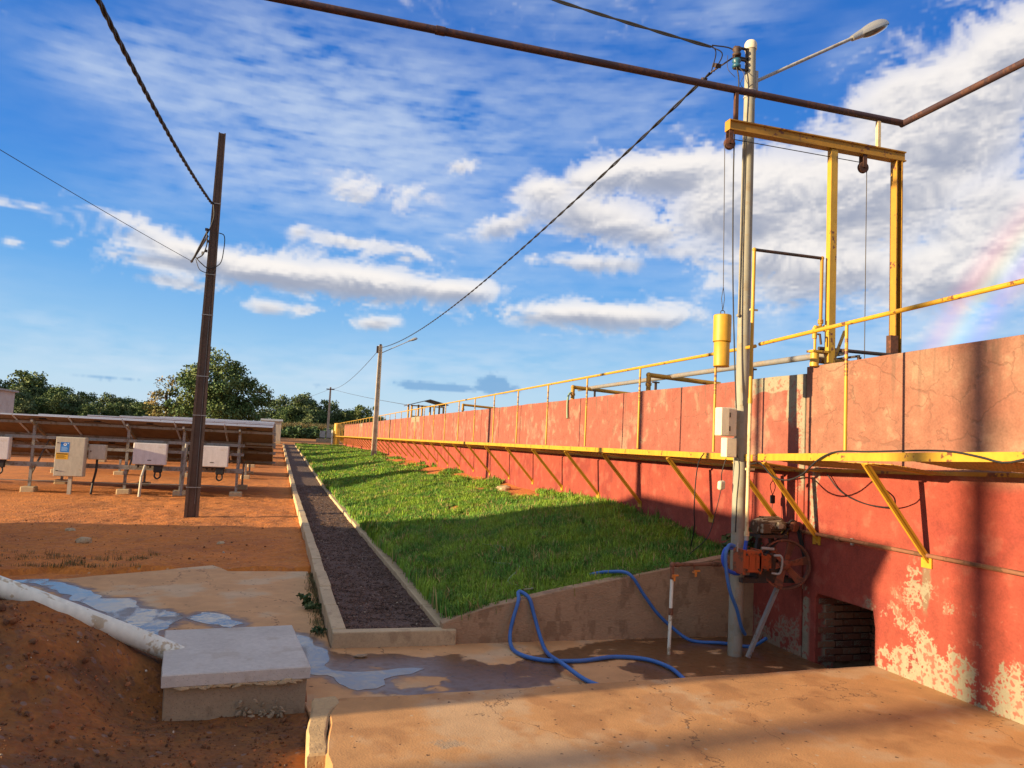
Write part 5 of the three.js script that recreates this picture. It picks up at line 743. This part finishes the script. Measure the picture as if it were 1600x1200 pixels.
{
  const G = 0.62;
  tree('broadleaf_tree', 'large spreading dark green tree standing alone behind the solar panels', [-7.4, G, -85], [[-0.6, 5.6, 0, 3.4, 3.0], [1.6, 4.6, 0.5, 2.6, 2.6], [-2.6, 4.2, 0.3, 2.4, 2.3], [4.4, 5.2, 0, 1.5, 1.4], [-0.2, 7.4, 0, 2.0, 1.3], [3.4, 3.2, 0.8, 2.0, 1.6], [0.3, 2.6, 1.2, 3.0, 1.6]], 26000, 0.22, 201, [0.075, 0.135, 0.03], 0.35);
  tree('sparse_tree', 'thin yellowish tree with sparse foliage beside the large spreading tree', [-12.6, G, -86], [[0, 4.6, 0, 1.4, 1.6, 0.35], [-0.8, 3.4, 0, 1.3, 1.2, 0.6], [0.5, 5.8, 0, 0.9, 0.9, 0.25], [0.2, 2.2, 0.5, 1.8, 1.2, 1.3]], 3400, 0.2, 202, [0.2, 0.18, 0.045], 0.14);
  const tones = [[0.06, 0.12, 0.03], [0.085, 0.14, 0.032], [0.07, 0.12, 0.04]];
  const protos = [0, 1, 2].map((k) => tree('forest_tree', 'dark green tree in the woodland edge behind the fields', [0, -50, 0], [[0, 3.6 + 0.5 * k, 0, 2.6, 2.2], [1.6, 2.8, 0.3, 2.0, 1.7], [-1.7, 2.7, -0.3, 2.0, 1.6], [0.4 - 0.5 * k, 5.0 + 0.5 * k, 0, 1.5, 1.2], [0, 1.5, 0.6, 2.6, 1.3]], 7000, 0.28, 210 + k, tones[k], 0.25, 'woodland trees'));
  const r = rng(303), spots = [];
  for (let i = 0; i < 15; i++) spots.push([-42 + i * 1.95 + r(), -104 - 6 * r(), 0.60 - 0.016 * i + 0.16 * r()]);
  for (let i = 0; i < 13; i++) spots.push([-52 + i * 3.1 + 1.5 * r(), -122 - 8 * r(), 0.88 - 0.03 * i + 0.18 * r()]);
  spots.push([-37.5, -128, 1.25]); for (let i = 0; i < 9; i++) spots.push([-2.5 + i * 1.55 + r() * 0.8, -112 - 5 * r(), 0.60 + 0.22 * r()]); spots.push([2.2, -114, 0.9], [8.2, -116, 0.78], [11.6, -105, 0.52], [13.4, -104, 0.4]);
  spots.forEach(([x, z, s], i) => { const p = protos[i % 3], o = i < 3 ? p : copyOf(p, [0, 0, 0]); o.position.set(x, groundY(z) - 0.2, z); o.userData.label = x < -14 ? 'dark green tree in the woodland edge beyond the solar panels' : 'dark green tree behind the hedge at the end of the dirt road'; o.userData.group = x < -14 ? 'woodland trees beyond the solar panels' : 'trees behind the road hedge'; o.rotation.y = r() * 6.28; o.scale.setScalar(s); o.scale.y *= 0.85 + 0.3 * r(); });
  const bushG = crownGeo([[0, 0.7, 0, 1.3, 0.9], [1.2, 0.6, 0, 1.1, 0.8], [-1.2, 0.6, 0.2, 1.1, 0.8]], 3000, 0.30, 240, [0.055, 0.11, 0.028]);
  for (let i = 0; i < 6; i++) { const b = solo('hedge_bush', bushG, leafMat, 'green bush in the hedge along the dirt road', 'bush', 'hedge bushes'); b.position.set(-0.6 + i * 1.15, groundY(-100) - 0.1, -100 - r()); b.rotation.y = r() * 6; b.scale.setScalar(0.75 + 0.25 * r()); }
  const dry = new THREE.InstancedMesh(tuft(9, 1.15, 0.02, 0.35, 61), M.blade, 9000), q = new THREE.Object3D(), c = new THREE.Color();
  for (let i = 0; i < 9000; i++) { const side = i < 6000, x = side ? -46 + 44 * r() : -2 + 13 * r(), z = side ? -90 - 10 * r() : -103 - 6 * r(), s = (side ? 0.8 : 1.6) * (0.7 + 0.6 * r()); q.position.set(x, groundY(z) - 0.05, z); q.rotation.set(0, r() * 6.28, 0); q.scale.set(s, s, s); q.updateMatrix(); dry.setMatrixAt(i, q.matrix); const k = 0.6 + 0.7 * r(); r() < 0.7 ? c.setRGB(0.34 * k, 0.25 * k, 0.11 * k) : c.setRGB(0.10 * k, 0.15 * k, 0.04 * k); dry.setColorAt(i, c); }
  dry.name = 'tall_dry_grass'; dry.userData = { kind: 'stuff', label: 'tall dry yellow grass in front of the woodland edge', category: 'grass' }; scene.add(dry);
}
// ---------- litter on the ground ----------
{
  const r = rng(404), lump = (s) => { const g = new THREE.IcosahedronGeometry(1, 1), p = g.attributes.position; for (let i = 0; i < p.count; i++) { const k = 1 + 0.28 * n3(p.getX(i) * 1.4 + s, p.getY(i) * 1.4, p.getZ(i) * 1.4); p.setXYZ(i, p.getX(i) * k, p.getY(i) * k * 0.6, p.getZ(i) * k); } g.computeVertexNormals(); return metres(g, 0.5); };
  const rocks = [[-3.05, -13.7, 0.12, 'pale grey stone lying on the shaded dirt near the weeds'], [-3.55, -15.0, 0.08, 'small white stone on the dirt close to the shadow edge'], [-0.95, -13.5, 0.07, 'flat pale stone on the dirt beside the kerb']]; rocks.forEach(([x, z, s, l], i) => { const m = solo('stone', lump(i * 3), M.kerb, l, 'stone'); m.position.set(x, -0.19, z); m.scale.setScalar(s); m.rotation.y = i; });
  const st = solo('stone', lump(9), M.concrete, 'flat shard of concrete on the wet floor by the end kerb', 'stone'); st.position.set(0.72, FLOOR + 0.01, -6.72); st.scale.set(0.06, 0.02, 0.03);
  const bl = solo('concrete_lump', lump(21), M.kerb, 'round concrete lump at the foot of the red wall in the grass', 'stone'); bl.position.set(4.35, bankY(4.35, -15.2) + 0.03, -15.2); bl.scale.set(0.16, 0.12, 0.14);
  const N = 5200, im = new THREE.InstancedMesh(new THREE.IcosahedronGeometry(1, 0), plain(1, 1, 1, 0.95), N), q = new THREE.Object3D(), c = new THREE.Color(); let n = 0;
  const ray = new THREE.Raycaster(), ground = scene.getObjectByName('ground'), gp = ground.geometry.attributes.position;
  const hAt = new Map(); for (let i = 0; i < gp.count; i++) { const x = gp.getX(i), z = gp.getZ(i); if (x > -5 && x < 1 && z > -24 && z < -3) hAt.set(Math.round(x / 0.07) + ',' + Math.round(z / 0.075), gp.getY(i)); }
  const height = (x, z) => hAt.get(Math.round(x / 0.07) + ',' + Math.round(z / 0.075));
  while (n < N) { const near = n < 3000, z = near ? -4.3 - 1.5 * r() : -11 - 11 * r(), x = near ? -2.6 + 2.75 * r() : -4.8 + 5.1 * r(), y = height(x, z); if (y === undefined || y < -0.26) { n++; q.scale.setScalar(0.0001); q.position.set(0, -3, -10); q.updateMatrix(); im.setMatrixAt(n - 1, q.matrix); im.setColorAt(n - 1, c); continue; }
    const s = 0.003 + 0.008 * Math.pow(r(), 2.2) + (r() < 0.022 ? 0.006 + 0.014 * r() : 0); q.position.set(x, y + s * 0.25, z); q.rotation.set(r() * 6, r() * 6, r() * 6); q.scale.set(s * (0.8 + 0.7 * r()), s * 0.6, s); q.updateMatrix(); im.setMatrixAt(n, q.matrix); const k = 0.5 + 0.8 * r(), w = r(); w < 0.015 ? c.setRGB(0.5 * k, 0.42 * k, 0.32 * k) : w < 0.2 ? c.setRGB(0.28 * k, 0.10 * k, 0.035 * k) : c.setRGB(0.17 * k, 0.075 * k, 0.032 * k); im.setColorAt(n++, c); }
  im.name = 'pebbles'; im.userData = { kind: 'stuff', label: 'small pebbles and clods scattered on the bare soil', category: 'pebbles' }; scene.add(im);
  const weeds = new THREE.InstancedMesh(tuft(7, 0.085, 0.003, 0.06, 71), M.blade, 1000); for (let i = 0; i < 1000; i++) { const cl = r(), x = cl < 0.75 ? -4.6 + 2.9 * r() : 0.40 + kx(-9) + 0.08 * r(), z = cl < 0.75 ? -11.3 - 1.5 * r() * r() : -7.4 - 3.4 * r(), s = (cl < 0.75 && n3(x * 2.2, 3, z * 2.2) < -0.05 ? 0.15 : 0.35 + 0.8 * r()); q.position.set(x, -0.21, z); q.rotation.set(0, r() * 6, 0); q.scale.setScalar(s); q.updateMatrix(); weeds.setMatrixAt(i, q.matrix); const k = 0.6 + 0.7 * r(); r() < 0.35 ? c.setRGB(0.19 * k, 0.13 * k, 0.055 * k) : c.setRGB(0.07 * k, 0.10 * k, 0.025 * k); weeds.setColorAt(i, c); } weeds.name = 'weeds'; weeds.userData = { kind: 'stuff', label: 'patchy low weeds at the edge of the concrete apron', category: 'weeds' }; scene.add(weeds);
  const leafy = (x, y, z, s, label, seed) => { const w = solo('weed_plant', crownGeo([[0, 0.09, 0, 0.13, 0.10], [0.1, 0.05, 0.05, 0.09, 0.07]], 160, 0.05, seed, [0.05, 0.10, 0.025]), leafMat, label, 'weed'); w.position.set(x, y, z); w.scale.setScalar(s); };
  leafy(0.30, -0.2, -8.6, 0.85, 'leafy green weed growing against the left kerb', 501); leafy(-1.45, -0.19, -7.4, 0.8, 'small green weed standing beside the white pipe', 502); leafy(0.36, -0.2, -7.55, 0.5, 'dried weed at the corner of the left kerb', 503); leafy(4.62, 0.66, -7.05, 1.4, 'weed growing behind the lamp pole at the red wall', 504);
}

scene.traverse((o) => { if (o.isMesh) { o.castShadow = true; o.receiveShadow = true; } });
renderer.render(scene, camera);
